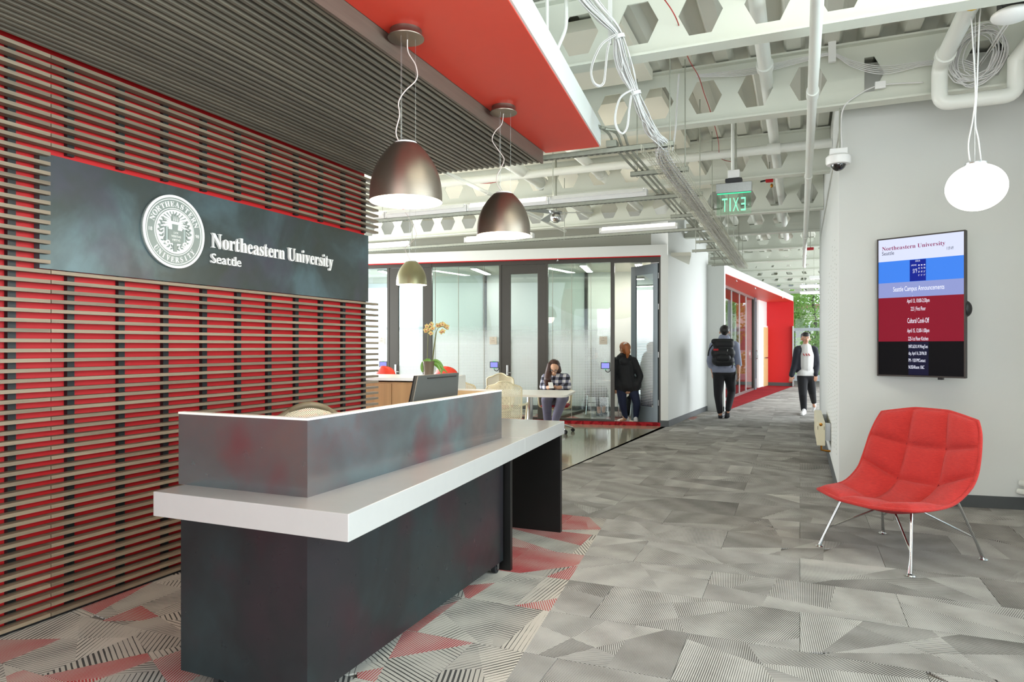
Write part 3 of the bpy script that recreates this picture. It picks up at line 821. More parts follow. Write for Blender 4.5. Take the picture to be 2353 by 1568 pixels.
def gdoor(name, t0, t1, s0, s1, label, handle):
    d = struct(g(MB().box(t0, t1, FY0 - .005, FY1, 2.905, 2.975)).build(name, M['dframe']), label, 'door')
    a, b = s0 - .0, s1
    frame_bits(d, [(t0, t0 + .045, .0, 2.905), (t1 - .045, t1, .0, 2.905)], 'door_frame')
    for q in ((t0 + .045, a, .06, 2.90), (b, t1 - .045, .06, 2.90), (a, b, 2.735, 2.90), (a, b, .06, .10)):
        g(MB().box(q[0], q[1], FY0 + .008, FY1 - .012, q[2], q[3])).build('stile', M['dframe'], d, bevel=.003)
    pane(d, a, b, .10, 2.735)
    g(MB().box(a - .075, a - .035, FY0 - .008, FY0 + .01, .86, 1.05)).build('lock_plate', M['brushed'], d, bevel=.003)
    g(MB().tube([(a - .055, FY0 - .008, .915), (a - .055, FY0 - .05, .915), (a + .03, FY0 - .05, .91)], .008, 8)).build('handle', M['brushed'], d, smooth=40)
    return d
gdoor('door_1', -3.479, -2.571, -3.247, -2.754, 'closed glazed meeting room door behind the small hanging lamp', 1)
gdoor('door_2', -1.25, -.331, -1.036, -.524, 'closed glazed meeting room door left of the seated woman', 1)
# the open doorway with its leaf swung into the room
d3 = struct(g(MB().box(.805, 1.681, FY0, FY1, 2.89, 2.975)).build('door_3', M['dframe']), 'open glazed meeting room door beside the standing woman', 'door')
frame_bits(d3, [(.805, .874, 0, 2.89), (1.652, 1.681, 0, 2.89)], 'door_frame')
hp = PL(1513, 796, GA, GA + GD) + GN * .14; hp.z = 0; le = PD(1452, 796, 12.72); le.z = 0
ld = (le - hp).normalized(); LM = frame_m(hp, ld, ld.cross(Vector((0, 0, 1))), (0, 0, 1)); lw = (le - hp).length
for q in ((0, .125, .02, 2.87), (lw - .14, lw, .02, 2.87), (.125, lw - .14, 2.70, 2.87), (.125, lw - .14, .02, .31)):
    MB().box(q[0], q[1], -.022, .022, q[2], q[3]).xf(LM).build('door_leaf', M['doorblue'], d3, bevel=.003)
MB().box(.125, lw - .14, -.005, .005, .31, 2.70).xf(LM).build('pane', M['glass_tint'], d3)
mb = MB().add([(.125, -.008, .31), (lw - .14, -.008, .31), (lw - .14, -.008, 2.70), (.125, -.008, 2.70)], [(0, 1, 2, 3)]); mb.uv = [(.1, .31), (.65, .31), (.65, 2.7), (.1, 2.7)]
mb.xf(LM).build('frosted_film', M['frost'], d3)
for z in (.35, 1.2, 2.05, 2.6): MB().cyl((0, 0, z), (0, 0, z + .1), .011).xf(LM).build('hinge', M['brushed'], d3, smooth=40)
# rooms behind the glass
NB = 2.55
wm = struct(g(MB().box(-5.6, 2.2, NB, NB + .1, 0, 3.0)).build('wall_meeting_back', M['white_paint']), 'white back wall of the meeting rooms', 'wall')
g(MB().box(-5.6, 2.2, NB - .012, NB, 0, .105)).build('baseboard', M['base'], wm)
struct(g(MB().box(-5.6, 2.2, .16, NB + .1, 2.99, 3.05)).build('ceiling_meeting', M['cream2']), 'white ceiling of the meeting rooms', 'ceiling')
struct(g(MB().box(1.70, 1.78, .5, NB, 0, 3.0)).build('wall_meeting_side', M['white_paint']), 'white side wall of the open meeting room', 'wall')
def disc(cu, cv, rpx, t0, t1):
    # pale round graphic on the back wall, cut by the room edges
    a0 = GA + GN * (NB - .004); c = PL(cu, cv, a0, a0 + GD); q = PL(cu + rpx, cv, a0, a0 + GD); R = (q - c).length
    tc_ = (c - a0).dot(GD); pts = []
    for k in range(72):
        a = 2 * math.pi * k / 72; t = tc_ + R * math.cos(a); z = c.z + R * math.sin(a)
        pts.append((min(max(t, t0), t1), NB - .004, min(max(z, .11), 2.98)))
    g(MB().poly(pts, (0, .003, 0))).build('wall_graphic', M['graycircle'], wm)
disc(1395, 505, 240, -.75, 2.1); disc(905, 770, 225, -4.9, -.9)
for i, (x, y0) in enumerate(((-4.24, 11.80), (-6.47, 11.42))):
    y1 = GA.y + (x - GA.x) * .1722 + NB / .9855 - .02
    w = struct(MB().box(x - .03, x + .03, y0, y1, .0, .06).build('wall_partition_%d' % (i + 1), M['dframe']), 'glass partition between two meeting rooms', 'wall')
    MB().box(x - .03, x + .03, y1 - .07, y1, .06, 2.98).build('post', M['dframe'], w)
    MB().box(x - .006, x + .006, y0, y1 - .07, .06, 2.98).build('pane', M['glass_part'], w)
for i, (t_, lab) in enumerate(((-4.0, 'ceiling strip light in the leftmost meeting room'), (-2.0, 'ceiling strip light behind the wide frosted glass'), (.2, 'ceiling strip light above the person behind the glass'), (1.25, 'ceiling strip light seen above the open glass door'))):
    q = GA + GD * t_ + GN * 1.35; t = thing('room_light', lab, 'light', (q.x, q.y, 2.95), group='meeting room strip lights')
    g(MB().box(t_ - .07, t_ + .07, .95, 2.1, 2.955, 2.986)).build('housing', M['plastic_white'], t)
    g(MB().box(t_ - .055, t_ + .055, .97, 2.08, 2.948, 2.955)).build('lens', M['lens2'], t)
# window of the leftmost room
wv = struct(g(MB().box(-5.3, -3.65, NB - .05, NB - .01, .85, .95)).build('window_5', M['mullion']), 'tall daylight window of the leftmost meeting room', 'window')
for b in ((-5.3, -3.65, 2.75, 2.85), (-5.3, -5.2, .95, 2.75), (-3.75, -3.65, .95, 2.75), (-4.52, -4.44, .95, 2.75), (-5.3, -3.65, 1.78, 1.84)):
    g(MB().box(b[0], b[1], NB - .05, NB - .01, b[2], b[3])).build('window_frame', M['mullion'], wv)
g(MB().box(-5.2, -3.75, NB - .03, NB - .02, .95, 2.75)).build('pane', pm('bright_daylight_pane', 'e8f2fb', .3, var=.02, emit=.9), wv)

# ------------------------------------------------------------------ white pier walls and the far red portal
c0 = GA + GD * 1.81; c0 = (c0.x, c0.y - .02); c1 = (-1.85, 15.44); c2 = (-1.496, 15.261)
wc = struct(MB().poly([(c0[0], c0[1], 0), (c1[0], c1[1], 0), (c1[0] - .5, c1[1], 0), (c0[0] - .4, c0[1] + .5, 0)], (0, 0, 3.95)).build('wall_corridor', M['white_paint']), 'tall white angled wall between the meeting rooms and the corridor', 'wall')
struct(MB().poly([(c0[0] + .012, c0[1], 0), (c1[0] + .012, c1[1], 0), (c1[0], c1[1], 0), (c0[0], c0[1], 0)], (0, 0, .105)).build('baseboard_corridor', M['base']))
wp = struct(MB().poly([(c1[0], c1[1], 0), (c2[0], c2[1], 0), (c2[0], c2[1] + .12, 0), (c1[0], c1[1] + .12, 0)], (0, 0, 3.175)).build('wall_portal', M['white_paint']), 'short white wall at the near end of the red portal', 'wall')
MB().poly([(c1[0], c1[1] - .012, 0), (c2[0] + .005, c2[1] - .012, 0), (c2[0] + .005, c2[1], 0), (c1[0], c1[1], 0)], (0, 0, .105)).build('baseboard', M['base'], wp)
pd_ = Vector((P1[0]-P0[0], P1[1]-P0[1], 0)).normalized(); pl_ = Vector((-pd_.y, pd_.x, 0)); PLN = (Vector((*P1, 0)) - Vector((*P0, 0))).length
PM = frame_m((P0[0], P0[1], 0), pd_, pl_, (0, 0, 1))
cp = struct(MB().box(0, PLN, 0, 3.2, 2.975, 3.16).xf(PM).build('ceiling_portal', M['white_paint']), 'white edged lowered ceiling of the far red portal', 'ceiling')
MB().box(.05, PLN, .01, 3.2, 2.968, 2.975).xf(PM).build('soffit', M['red_soffit'], cp)
MB().box(0, .12, 0, 3.0, 0, 2.975).xf(PM).build('side_wall', M['white_paint'], wp)
we = struct(MB().poly([(-1.12, 25.95, 0), (-.21, 25.83, 0), (-.20, 25.95, 0), (-1.12, 26.1, 0)], (0, 0, 2.975)).build('wall_portal_end', M['red']), 'bright red end wall of the far portal', 'wall')
MB().poly([(-1.08, 25.93, 0), (-.205, 25.815, 0), (-.205, 25.83, 0), (-1.08, 25.945, 0)], (0, 0, .12)).build('baseboard', M['base'], we)
MB().box(-.24, -.19, 25.70, 25.84, 0, 2.1).build('corner_guard', M['brushed'], we)
q0 = PZ(1667, 920.7); q1 = PZ(1731, 896); qd = (q1 - q0).normalized(); ql = Vector((-qd.y, qd.x, 0)); QL = (q1 - q0).length
QM = frame_m(q0, qd, ql, (0, 0, 1))
w6 = struct(MB().box(-1.5, QL, -.03, .03, 2.90, 2.97).xf(QM).build('window_6', M['brushed']), 'glass front inside the far red portal', 'window')
MB().box(-1.5, QL, -.03, .03, 0, .06).xf(QM).build('window_frame', M['brushed'], w6)
MB().box(QL - .12, QL, -.035, .035, .0, 2.9).xf(QM).build('window_frame', M['dframe'], w6)
for t in (.9, 2.2, 3.4): MB().box(t - .005, t + .005, -.012, .012, .06, 2.9).xf(QM).build('glazing_joint', M['plastic_white'], w6)
MB().box(-1.5, QL - .12, -.005, .005, .06, 2.9).xf(QM).build('pane', M['glass_tint'], w6)
d4 = struct(MB().box(QL + .02, QL + .42, -.05, .03, 2.85, 2.97).xf(QM).build('door_4', M['doorblue']), 'narrow grey glazed door inside the far portal', 'door')
for b in ((QL + .02, QL + .14, 0, 2.85), (QL + .34, QL + .42, 0, 2.85), (QL + .14, QL + .34, 0, .35)): MB().box(b[0], b[1], -.05, .0, b[2], b[3]).xf(QM).build('door_leaf', M['doorblue'], d4)
MB().box(QL + .14, QL + .34, -.03, -.02, .35, 2.85).xf(QM).build('pane', M['glass_tint'], d4)
MB().tube([(QL + .1, -.06, 1.0), (QL + .1, -.12, 1.0), (QL + .1, -.12, 1.25), (QL + .1, -.06, 1.25)], .015).xf(QM).build('handle', M['chrome'], d4, smooth=40)
s0 = PZ(1743, 891.5); s1 = PZ(1763, 886)
w7 = struct(MB().poly([(s0.x, s0.y, 0), (s1.x, s1.y, 0), (s1.x - .4, s1.y, 0), (s0.x - .4, s0.y, 0)], (0, 0, 2.97)).build('wall_portal_inner', M['white_paint']), 'white wall with a maple door in the far portal', 'wall')
sd = (s1 - s0).normalized(); SM = frame_m(s0, sd, Vector((-sd.y, sd.x, 0)), (0, 0, 1)); sl = (s1 - s0).length
d5 = struct(MB().box(sl * .42, sl * .96, -.03, .0, 0, 2.12).xf(SM).build('door_5', M['plastic_white']), 'pale maple door at the end of the far portal', 'door')
MB().box(sl * .46, sl * .92, -.05, -.03, 0.01, 2.06).xf(SM).build('door_leaf', M['maple'], d5)
MB().tube([(sl * .5, -.05, 1.0), (sl * .5, -.13, 1.0), (sl * .62, -.13, 1.0)], .02).xf(SM).build('handle', M['chrome'], d5, smooth=40)
# room seen through that glass: red carpet, brown wall and windows
struct(MB().box(-3.6, -3.5, 24.6, 31, 0, 3.1).build('wall_far_left', M['white_paint']), 'white wall deep in the room behind the portal glass', 'wall')
struct(MB().box(-3.4, -2.2, 26.2, 26.3, 0, 3.0).build('wall_far_inner', pm('terracotta_paint', '8d5a48', .6)), 'brown wall behind the portal glass', 'wall')
def bigwin(name, x0, x1, y, zs, vs_, label):
    w = struct(MB().box(x0, x1, y - .06, y + .06, 0, zs[0]).build(name, M['mullion']), label, 'window')
    for z in zs[1:]: MB().box(x0, x1, y - .05, y + .05, z, z + .12).build('window_frame', M['mullion'], w)
    for x in vs_: MB().box(x - .05, x + .05, y - .05, y + .05, zs[0], 3.9).build('window_frame', M['mullion'], w)
    MB().box(x0, x1, y - .01, y, zs[0], 3.9).build('pane', M['glass'], w); return w
bigwin('window_7', -6.0, 4.0, 30.0, (.25, 2.02, 3.78), (-5.9, -3.4, -1.9, -.55, 1.1, 2.6), 'tall window wall at the far end of the corridor')
# ------------------------------------------------------------------ ceiling deck
mb = MB(); xs = []; z0, z1 = 4.0, 4.085
x = -9.5
while x < 4.0:
    xs += [(x, z1), (x + .06, z1), (x + .10, z0), (x + .20, z0), (x + .24, z1)]; x += .30
xs.append((x, z1))
yA, yB = -3.4, 31.0
vs = []; fs = []
for (px_, pz_) in xs: vs += [(px_, yA, pz_), (px_, yB, pz_)]
for i in range(len(xs) - 1): fs.append((2*i, 2*i+1, 2*i+3, 2*i+2))
mb.add(vs, fs)
struct(mb.build('ceiling', M['deck'], mods=[solid(.01, 1)]), 'white corrugated steel deck ceiling', 'ceiling')
# ------------------------------------------------------------------ castellated beams
ORD = ['nearest', 'second', 'third', 'fourth', 'fifth', 'sixth', 'seventh', 'eighth', 'ninth', 'tenth', 'eleventh', 'twelfth']
BY = [4.84, 6.5, 8.85, 11.2, 13.25, 15.4, 17.7, 19.9, 22.1, 24.3, 26.5, 28.7]
ZB, ZT = 3.45, 3.97; PIT = .4365; HC = 3.70
def beam_web(y, xa, xb, hx, solid_at=(), half_at=()):
    mb = MB(); t = .006; k0 = math.ceil((xa - hx) / PIT + .5); k1 = math.floor((xb - hx) / PIT - .5)
    za, zb = ZB + .012, ZT - .012
    def both(pts):
        for s in (-t, t):
            p = [(a, y + s, b) for a, b in pts]; mb.add(p, [tuple(range(len(p)))])
    lo = hx + (k0 - .5) * PIT; hi = hx + (k1 + .5) * PIT
    both([(xa, za), (lo, za), (lo, zb), (xa, zb)]); both([(hi, za), (xb, za), (xb, zb), (hi, zb)])
    for k in range(k0, k1 + 1):
        c = hx + k * PIT; l, r = c - PIT/2, c + PIT/2; w, h = .150, .148
        if any(abs(c - s) < PIT/2 for s in solid_at): both([(l, za), (r, za), (r, zb), (l, zb)]); continue
        if any(abs(c - s) < PIT/2 for s in half_at):
            both([(l, za), (c, za), (c, zb), (l, zb)]); both([(c, zb), (c, HC + h), (c + w/2, HC + h), (r, zb)]); both([(r, zb), (c + w/2, HC + h), (c + w, HC), (r, HC)])
            both([(r, HC), (c + w, HC), (c + w/2, HC - h), (r, za)]); both([(r, za), (c + w/2, HC - h), (c, HC - h), (c, za)]); continue
        H6 = [(c - w, HC), (c - w/2, HC + h), (c + w/2, HC + h), (c + w, HC), (c + w/2, HC - h), (c - w/2, HC - h)]
        both([(l, zb), (H6[1]), (H6[2]), (r, zb)]); both([(r, zb), H6[2], H6[3], (r, HC)]); both([(r, HC), H6[3], H6[4], (r, za)])
        both([(r, za), H6[4], H6[5], (l, za)]); both([(l, za), H6[5], H6[0], (l, HC)]); both([(l, HC), H6[0], H6[1], (l, zb)])
        for i in range(6):
            a, b = H6[i], H6[(i+1) % 6]; mb.add([(a[0], y-t, a[1]), (a[0], y+t, a[1]), (b[0], y+t, b[1]), (b[0], y-t, b[1])], [(0, 1, 2, 3)])
    return mb
for i, y in enumerate(BY):
    if i < 2: xa, xb = -9.4, 1.92
    elif y < 13.9: xa, xb = -9.4, .325
    else: xa, xb = -6.0 if y > 15 else -9.4, 4.0
    if i > 4: xa = -3.4
    hx = {0: -.195, 1: .067, 2: .152, 3: .103}.get(i, .10 + .03 * (i % 3))
    t = thing('castellated_beam', ORD[i] + ' white steel beam with hexagonal holes crossing under the deck, counted from the camera', 'beam', ((xa + xb) / 2, y, ZB), group='castellated ceiling beams')
    beam_web(y, xa, xb, hx, (0.503 + .4365, .94) if i == 1 else (), (.503,) if i == 1 else ()).build('web', M['beam'], t)
    MB().box(xa, xb, y - .07, y + .07, ZB - .003, ZB + .014).build('bottom_flange', M['beam'], t)
    MB().box(xa, xb, y - .07, y + .07, ZT - .014, ZT + .003).build('top_flange', M['beam'], t)
# flat ceiling panels hung between the beams on the left
for i in range(6):
    y0, y1 = BY[i] + .32, BY[i+1] - .14
    if i == 5: x0 = -3.3
    else: x0 = -9.2
    xr = -1.26 if i < 3 else -1.9
    o = MB().box(x0, xr, y0, y1, 3.88, 3.97).build('ceiling_panel', M['cream2'], bevel=.004, off=((x0 + xr) / 2, (y0 + y1) / 2, 3.88))
    tag(o, 'flat cream panel hung under the deck behind the %s beam from the camera' % ORD[i], 'ceiling panel', 'hung ceiling panels')

# ------------------------------------------------------------------ strut channels with hanger rods
SY_ = [5.46, 6.29, 7.37, 8.53, 9.58, 10.76, 11.75, 12.88, 13.92]
SXR = [-.917, -.925, -.937, -.947, -.956, -.967, -.97, -.982, -.993]
SXL = [-3.3, PZ(1453, 405, 3.0).x, -7.6, PZ(1543, 500, 3.0).x, -8.6, PZ(1599, 557, 3.0).x, PZ(1591, 578, 3.0).x, PZ(1635, 597, 3.0).x, PZ(1637, 611, 3.0).x]
rodm = M['galv']
for i, y in enumerate(SY_):
    xl, xr = SXL[i], SXR[i]
    t = thing('strut_channel', ORD[i] + ' galvanised channel carrying the wire cable tray, counted from the camera', 'channel', ((xl + xr) / 2, y, 3.0), group='galvanised channels under the cable tray')
    mb = MB(); a = .0205
    mb.box(xl, xr, y - a, y - a + .0025, 3.0 - a, 3.0 + a).box(xl, xr, y + a - .0025, y + a, 3.0 - a, 3.0 + a).box(xl, xr, y - a, y + a, 3.0 - a, 3.0 - a + .0025)
    mb.box(xl, xr, y - a, y - a + .009, 3.0 + a - .0025, 3.0 + a).box(xl, xr, y + a - .009, y + a, 3.0 + a - .0025, 3.0 + a)
    mb.build('channel', M['galv'], t)
    sm = MB()
    x = xl + .05
    while x < xr - .03 and i < 5: sm.box(x, x + .028, y - .007, y + .007, 3.0 - a - .0008, 3.0 - a); x += .05
    if i < 5: sm.build('slot_row', M['black'], t)['kind'] = 'stuff'
    tops = min(BY, key=lambda b: abs(b - y))
    rx = [xr + -.03] + ([xl + .06] if i not in (0, 2, 4) else [-2.2] if i == 0 else [-2.6, -4.9] if i == 2 else [-3.2, -5.8])
    for q in rx: MB().cyl((q, y, 2.965), (q, y, 4.0), .0055, n=6).build('hanger_rod', rodm, t, smooth=40)

# ------------------------------------------------------------------ wire basket cable tray with cables
tr = thing('cable_tray', 'long zinc wire basket tray running down the corridor under the channels', 'cable tray', (-1.04, 9.6, 2.93))
xa, xb, zb_ = -1.145, -.935, 2.918
lw_ = MB()
for x in [xa + (xb - xa) * k / 5 for k in range(6)]: lw_.tube([(x, 5.30, zb_), (x, 14.1, zb_)], .0022, 5)
for x in (xa, xb):
    for z in (zb_ + .03, zb_ + .06): lw_.tube([(x, 5.30, z), (x, 14.1, z)], .0022, 5)
lw_.build('long_wires', M['wire'], tr)['kind'] = 'stuff'
cw = MB(); y = 5.32
while y < 14.1:
    cw.tube([(xa, y, zb_ + .065), (xa, y, zb_ + .006), (xa + .006, y, zb_), (xb - .006, y, zb_), (xb, y, zb_ + .006), (xb, y, zb_ + .065)], .0022, 4); y += .085
cw.build('cross_wires', M['wire'], tr)['kind'] = 'stuff'
def smooth_path(p, n=8):
    p = [Vector(q) for q in p]; out = []
    for i in range(len(p) - 1):
        a, b, c, d = p[max(i-1, 0)], p[i], p[i+1], p[min(i+2, len(p)-1)]
        for k in range(n):
            t = k / n
            out.append(.5 * ((2*b) + (c - a)*t + (2*a - 5*b + 4*c - d)*t*t + (3*b - a - 3*c + d)*t**3))
    out.append(p[-1]); return out
cb = thing('cable_bundle', 'thick looping bundle of white data cables dropping into the cable tray', 'cables', tuple(PD(1430, 130, 4.8)))
rc = random.Random(11)
main = [PD(1318, -60, 4.45), PD(1350, 0, 4.5), PD(1392, 48, 4.6), PD(1420, 80, 4.68), PD(1430, 130, 4.78), PD(1443, 175, 4.9), PD(1460, 213, 5.0), PD(1478, 262, 5.15), PD(1500, 305, 5.3), PD(1522, 330, 5.42)]
tie = [1.3, 1.2, 1.0, .55, .95, .9, .5, .85, .9, 1.0]
for k in range(36):
    a0 = rc.uniform(0, 6.28); r0 = rc.uniform(.008, .052); pts = []
    for i, p in enumerate(main):
        a = a0 + i * rc.uniform(.05, .35); r = r0 * tie[i]
        pts.append(p + Vector((RT[0], RT[1], 0)) * (r * 1.2 * math.cos(a)) + Vector((0, .2, 1)) * (r * .6 * math.sin(a)) + Vector((FW[0], FW[1], 0)) * (r * .6 * math.sin(a)))
    xo = rc.uniform(-1.10, -.98)
    pts += [Vector((xo, 5.75, zb_ + .012 + rc.uniform(0, .035))), Vector((xo + rc.uniform(-.02, .02), 7.5, zb_ + .012 + rc.uniform(0, .03))), Vector((xo + rc.uniform(-.03, .03), 10.5, zb_ + .02 + rc.uniform(0, .03))), Vector((xo, 14.05, zb_ + .03))]
    MB().tube(smooth_path(pts, 5), .0040, 5).build('cable', M['fabric_white'], cb, smooth=True)
for (lp, d0) in (([(1418, 78), (1385, 100), (1366, 135), (1359, 165), (1364, 188), (1376, 197), (1388, 190), (1392, 160), (1396, 120), (1402, 92)], 4.66),
                 ([(1456, 205), (1428, 222), (1416, 250), (1413, 280), (1420, 300), (1431, 307), (1441, 292), (1445, 255), (1450, 220)], 4.98)):
    for k in range(7):
        o_ = Vector((rc.uniform(-.007, .007), rc.uniform(-.007, .007), rc.uniform(-.007, .007)))
        MB().tube(smooth_path([PD(u, v, d0 - .02 * k / 7) + o_ for u, v in lp], 5), .0034, 5).build('cable_loop', M['fabric_white'], cb, smooth=True)
for (u, v, d) in ((1424, 84, 4.68), (1462, 214, 5.0)):
    c = PD(u, v, d); MB().lathe([(.030, -.014), (.036, -.010), (.036, .010), (.030, .014)], c, 14, (.25, .2, -1)).build('cable_tie', M['plastic_white'], cb, smooth=40)
MB().box(*sum([[PD(1402, 20, 4.75)[i] - .012, PD(1402, 20, 4.75)[i] + .012] for i in (0, 1)], []), 3.50, 3.95).build('hook_bracket', M['plastic_white'], cb)
# ------------------------------------------------------------------ conduits on top of the channels
for i, (x, y1, lab) in enumerate(((-1.405, 8.4, 'leftmost short'), (-1.345, 13.95, 'middle long'), (-1.295, 13.95, 'rightmost long'))):
    pts = [PD(1372 + 9 * i, 288 + 4 * i, 5.35 + .02 * i), Vector((x - .02, 5.40, 3.12)), Vector((x, 5.52, 3.04)), Vector((x, 5.8, 3.033)), Vector((x, y1, 3.033))]
    o = MB().tube(smooth_path(pts[:4], 4)[:-1] + pts[3:], .0115, 8).build('electrical_conduit', M['galv'], smooth=40, off=(x, 7, 3.02))
    tag(o, lab + ' steel conduit resting on the galvanised channels', 'conduit', 'steel conduits on the channels')
for i, (x, y) in enumerate(((-1.38, 5.46), (-1.36, 7.37), (-1.36, 9.58), (-1.36, 11.75))):
    o = MB().box(x - .075, x + .01, y - .045, y + .045, 3.0215, 3.075).build('junction_box', M['galv'], bevel=.004, off=(x, y, 3.0215))
    tag(o, 'small steel junction box on the %s galvanised channel from the camera' % ('nearest', 'third', 'fifth', 'seventh')[i], 'junction box', 'junction boxes')
# ------------------------------------------------------------------ strip lights on the third and fifth channel
def strip(y, x0, x1, lit, label):
    t = thing('strip_light', label, 'light', ((x0 + x1) / 2, y, 3.021), group='white strip lights on the channels')
    mb = MB(); z = 3.021
    mb.poly([(x0, y - .03, z), (x0, y - .055, z + .035), (x0, y - .02, z + .085), (x0, y + .02, z + .085), (x0, y + .055, z + .035), (x0, y + .03, z)], (x1 - x0, 0, 0))
    mb.build('housing', M['plastic_white'], t)
    MB().poly([(x0 + .03, y - .022, z + .0835), (x0 + .03, y - .054, z + .040), (x0 + .03, y - .062, z + .046), (x0 + .03, y - .03, z + .0895)], (x1 - x0 - .06, 0, 0)).build('lens', M['lens_side'] if lit else M['plastic_white'], t)
    MB().poly([(x0 + .03, y + .022, z + .0895), (x0 + .03, y + .062, z + .046), (x0 + .03, y + .054, z + .040), (x0 + .03, y + .015, z + .0855)], (x1 - x0 - .06, 0, 0)).build('lens', M['lens_side'], t)
    MB().box(x0 + .03, x1 - .03, y - .018, y + .018, z + .085, z + .088).build('lens', M['lens'], t)
    for x in (x0, x1): MB().box(x - .008, x + .008, y - .045, y + .045, z, z + .08).build('end_cap', M['plastic_white'], t, bevel=.004)
Y3, Y5 = 7.37, 9.58
xx = lambda u, y: PY(u, 470, y).x
strip(Y3, xx(790, Y3), xx(886, Y3), True, 'white strip light on the third channel, half hidden by the slat wall')
strip(Y3, xx(890, Y3), xx(1074, Y3), False, 'long white strip light on the third channel between the two big lamps')
strip(Y3, xx(1078, Y3), xx(1262, Y3), True, 'glowing strip light on the third channel behind the second big lamp')
strip(Y3, xx(1266, Y3), xx(1486, Y3), False, 'white strip light on the third channel ending at the conduits')
strip(Y5, xx(800, Y5), xx(943, Y5), True, 'white strip light on the fifth channel above the small lamp')
strip(Y5, xx(1070, Y5), xx(1225, Y5), True, 'white strip light on the fifth channel under the second big lamp')
strip(Y5, xx(1380, Y5), xx(1557, Y5), True, 'white strip light on the fifth channel above the open door')
for i, (y_, x0_, x1_) in enumerate(((1.2, .1, 1.8), (2.75, .2, 1.8))):  # out-of-view fixtures added to brighten the ceiling
    strip(y_, x0_, x1_, True, 'added unseen strip light over the waiting area, %s the camera' % ('beside', 'just ahead of')[i])
    area_light('added_uplight', ((x0_ + x1_) / 2, y_, 3.125), (math.pi, 0, 0), x1_ - x0_, .08, 45, (1.0, .98, .92))  # upward light added for the deck and beams
for i, (y, xl_, xr_) in enumerate(((17.2, .2, 1.4), (19.6, .0, 1.5), (22.0, .0, 1.6))):
    t = thing('corridor_light', '%s pale strip light low over the far corridor' % ('nearest', 'middle', 'farthest')[i], 'light', (xl_, y, 2.95), group='corridor strip lights')
    MB().box(xl_, xr_, y - .06, y + .06, 2.95, 3.02).build('housing', M['plastic_white'], t)
    MB().box(xl_ + .03, xr_ - .03, y - .045, y + .045, 2.945, 2.95).build('lens', M['lens'], t)
    for x in (xl_ + .1, xr_ - .1): MB().cyl((x, y, 3.02), (x, y, 4.0), .006, n=6).build('hanger_rod', M['galv'], t)

# ------------------------------------------------------------------ pipes
def pipe(label, pts, r, bands=(), name='white_pipe', mat='pipe', n=14):
    t = thing(name, label, 'pipe', tuple(pts[0]), group='painted ceiling pipes')
    MB().tube(pts, r, n).build('pipe_run', M[mat], t, smooth=40)
    for (c, d, l) in bands: 
        c = Vector(c); d = Vector(d).normalized(); MB().cyl(c - d * l, c + d * l, r * 1.25, n=n).build('coupling', M[mat], t, smooth=40)
    return t
def bend(a, b, c, r, n=6):
    a, b, c = Vector(a), Vector(b), Vector(c); p = b + (a - b).normalized() * r; q = b + (c - b).normalized() * r
    return [((1-t)**2) * p + 2*t*(1-t) * b + t*t * q for t in [i / n for i in range(n + 1)]]
pipe('long thin white pipe running straight down the corridor past the beams', [(.088, 3.0, 3.30), (.088, 17.5, 3.30), (.10, 17.7, 3.30)], .036, [((.088, 5.6, 3.30), (0, 1, 0), .07), ((.088, 8.3, 3.30), (0, 1, 0), .03), ((.088, 12.9, 3.3), (0, 1, 0), .04)])
pipe('white pipe threaded through the hexagonal holes of the beams on the corridor side', [(-.27, 3.2, 3.75), (-.27, 16, 3.75)], .055, [((-.27, 6.1, 3.75), (0, 1, 0), .05)])
A_, B_, C_, D_, E_ = (1.0, 4.95, 3.575), (1.0, 6.18, 3.575), (1.0, 6.18, 3.285), (1.49, 6.18, 3.285), (1.49, 6.18, 3.7)
pipe('fat white drain pipe with elbows above the announcement screen', [Vector(A_)] + bend(A_, B_, C_, .09) + bend(B_, C_, D_, .08) + bend(C_, D_, E_, .08) + [Vector((1.49, 6.18, 3.55)), Vector((1.62, 6.0, 3.72)), Vector((1.85, 5.6, 3.75))], .056, [((1.0, 5.95, 3.575), (0, 1, 0), .03)])
MB().cyl((1.0, 5.02, 3.575), (1.0, 5.10, 3.575), .0575, n=16).build('warning_band', M['yellow'], bpy.data.objects['white_pipe.002'], smooth=40)
pipe('thin white conduit bending down beside the lowered ceiling edge', smooth_path([PD(1302, -30, 4.6), PD(1301, 20, 4.6), PD(1299, 65, 4.6), PD(1284, 104, 4.6), PD(1276, 125, 4.6)], 5), .014)
pipe('straight white conduit standing left of the bent conduit at the ceiling edge', [PD(1257, -30, 4.55), PD(1257, 75, 4.55)], .012)
p1 = PZ(1600, 361, 3.62)
pipe('white pipe crossing the ceiling behind the second beam from the camera', [(PY(1383, 384, p1.y).x - 2.6, p1.y, 3.62), (.32, p1.y, 3.62)], .05, [((-.27, p1.y, 3.62), (1, 0, 0), .07), ((-1.9, p1.y, 3.62), (1, 0, 0), .05)])
for i, (u, v, z, r, y0, y1, lab) in enumerate(((1336, 363, 3.70, .06, 6.7, 11.9, 'short fat white pipe behind the lowered red ceiling corner'), (1177, 380, 3.66, .075, 6.7, 11.5, 'fat white pipe sloping away behind the second big lamp'), (1015, 392, 3.33, .024, 5.6, 10.9, 'thin white pipe passing behind the second big lamp'))):
    q = PZ(u, v, z); pipe(lab, [(q.x, y0, z), (q.x, y1, z)], r, [((q.x, y0 + 2.2, z), (0, 1, 0), .04)])
for i, (x, z, r, lab) in enumerate(((1.86, .235, .028, 'upper'), (1.845, .165, .026, 'lower'))):
    pipe(lab + ' of two white heating pipes low along the right wall', [(x - .13, 6.93 + .1, z), (x - .02, 6.9, z), (x, 6.6, z), (x, 1.0, z)], r)
    
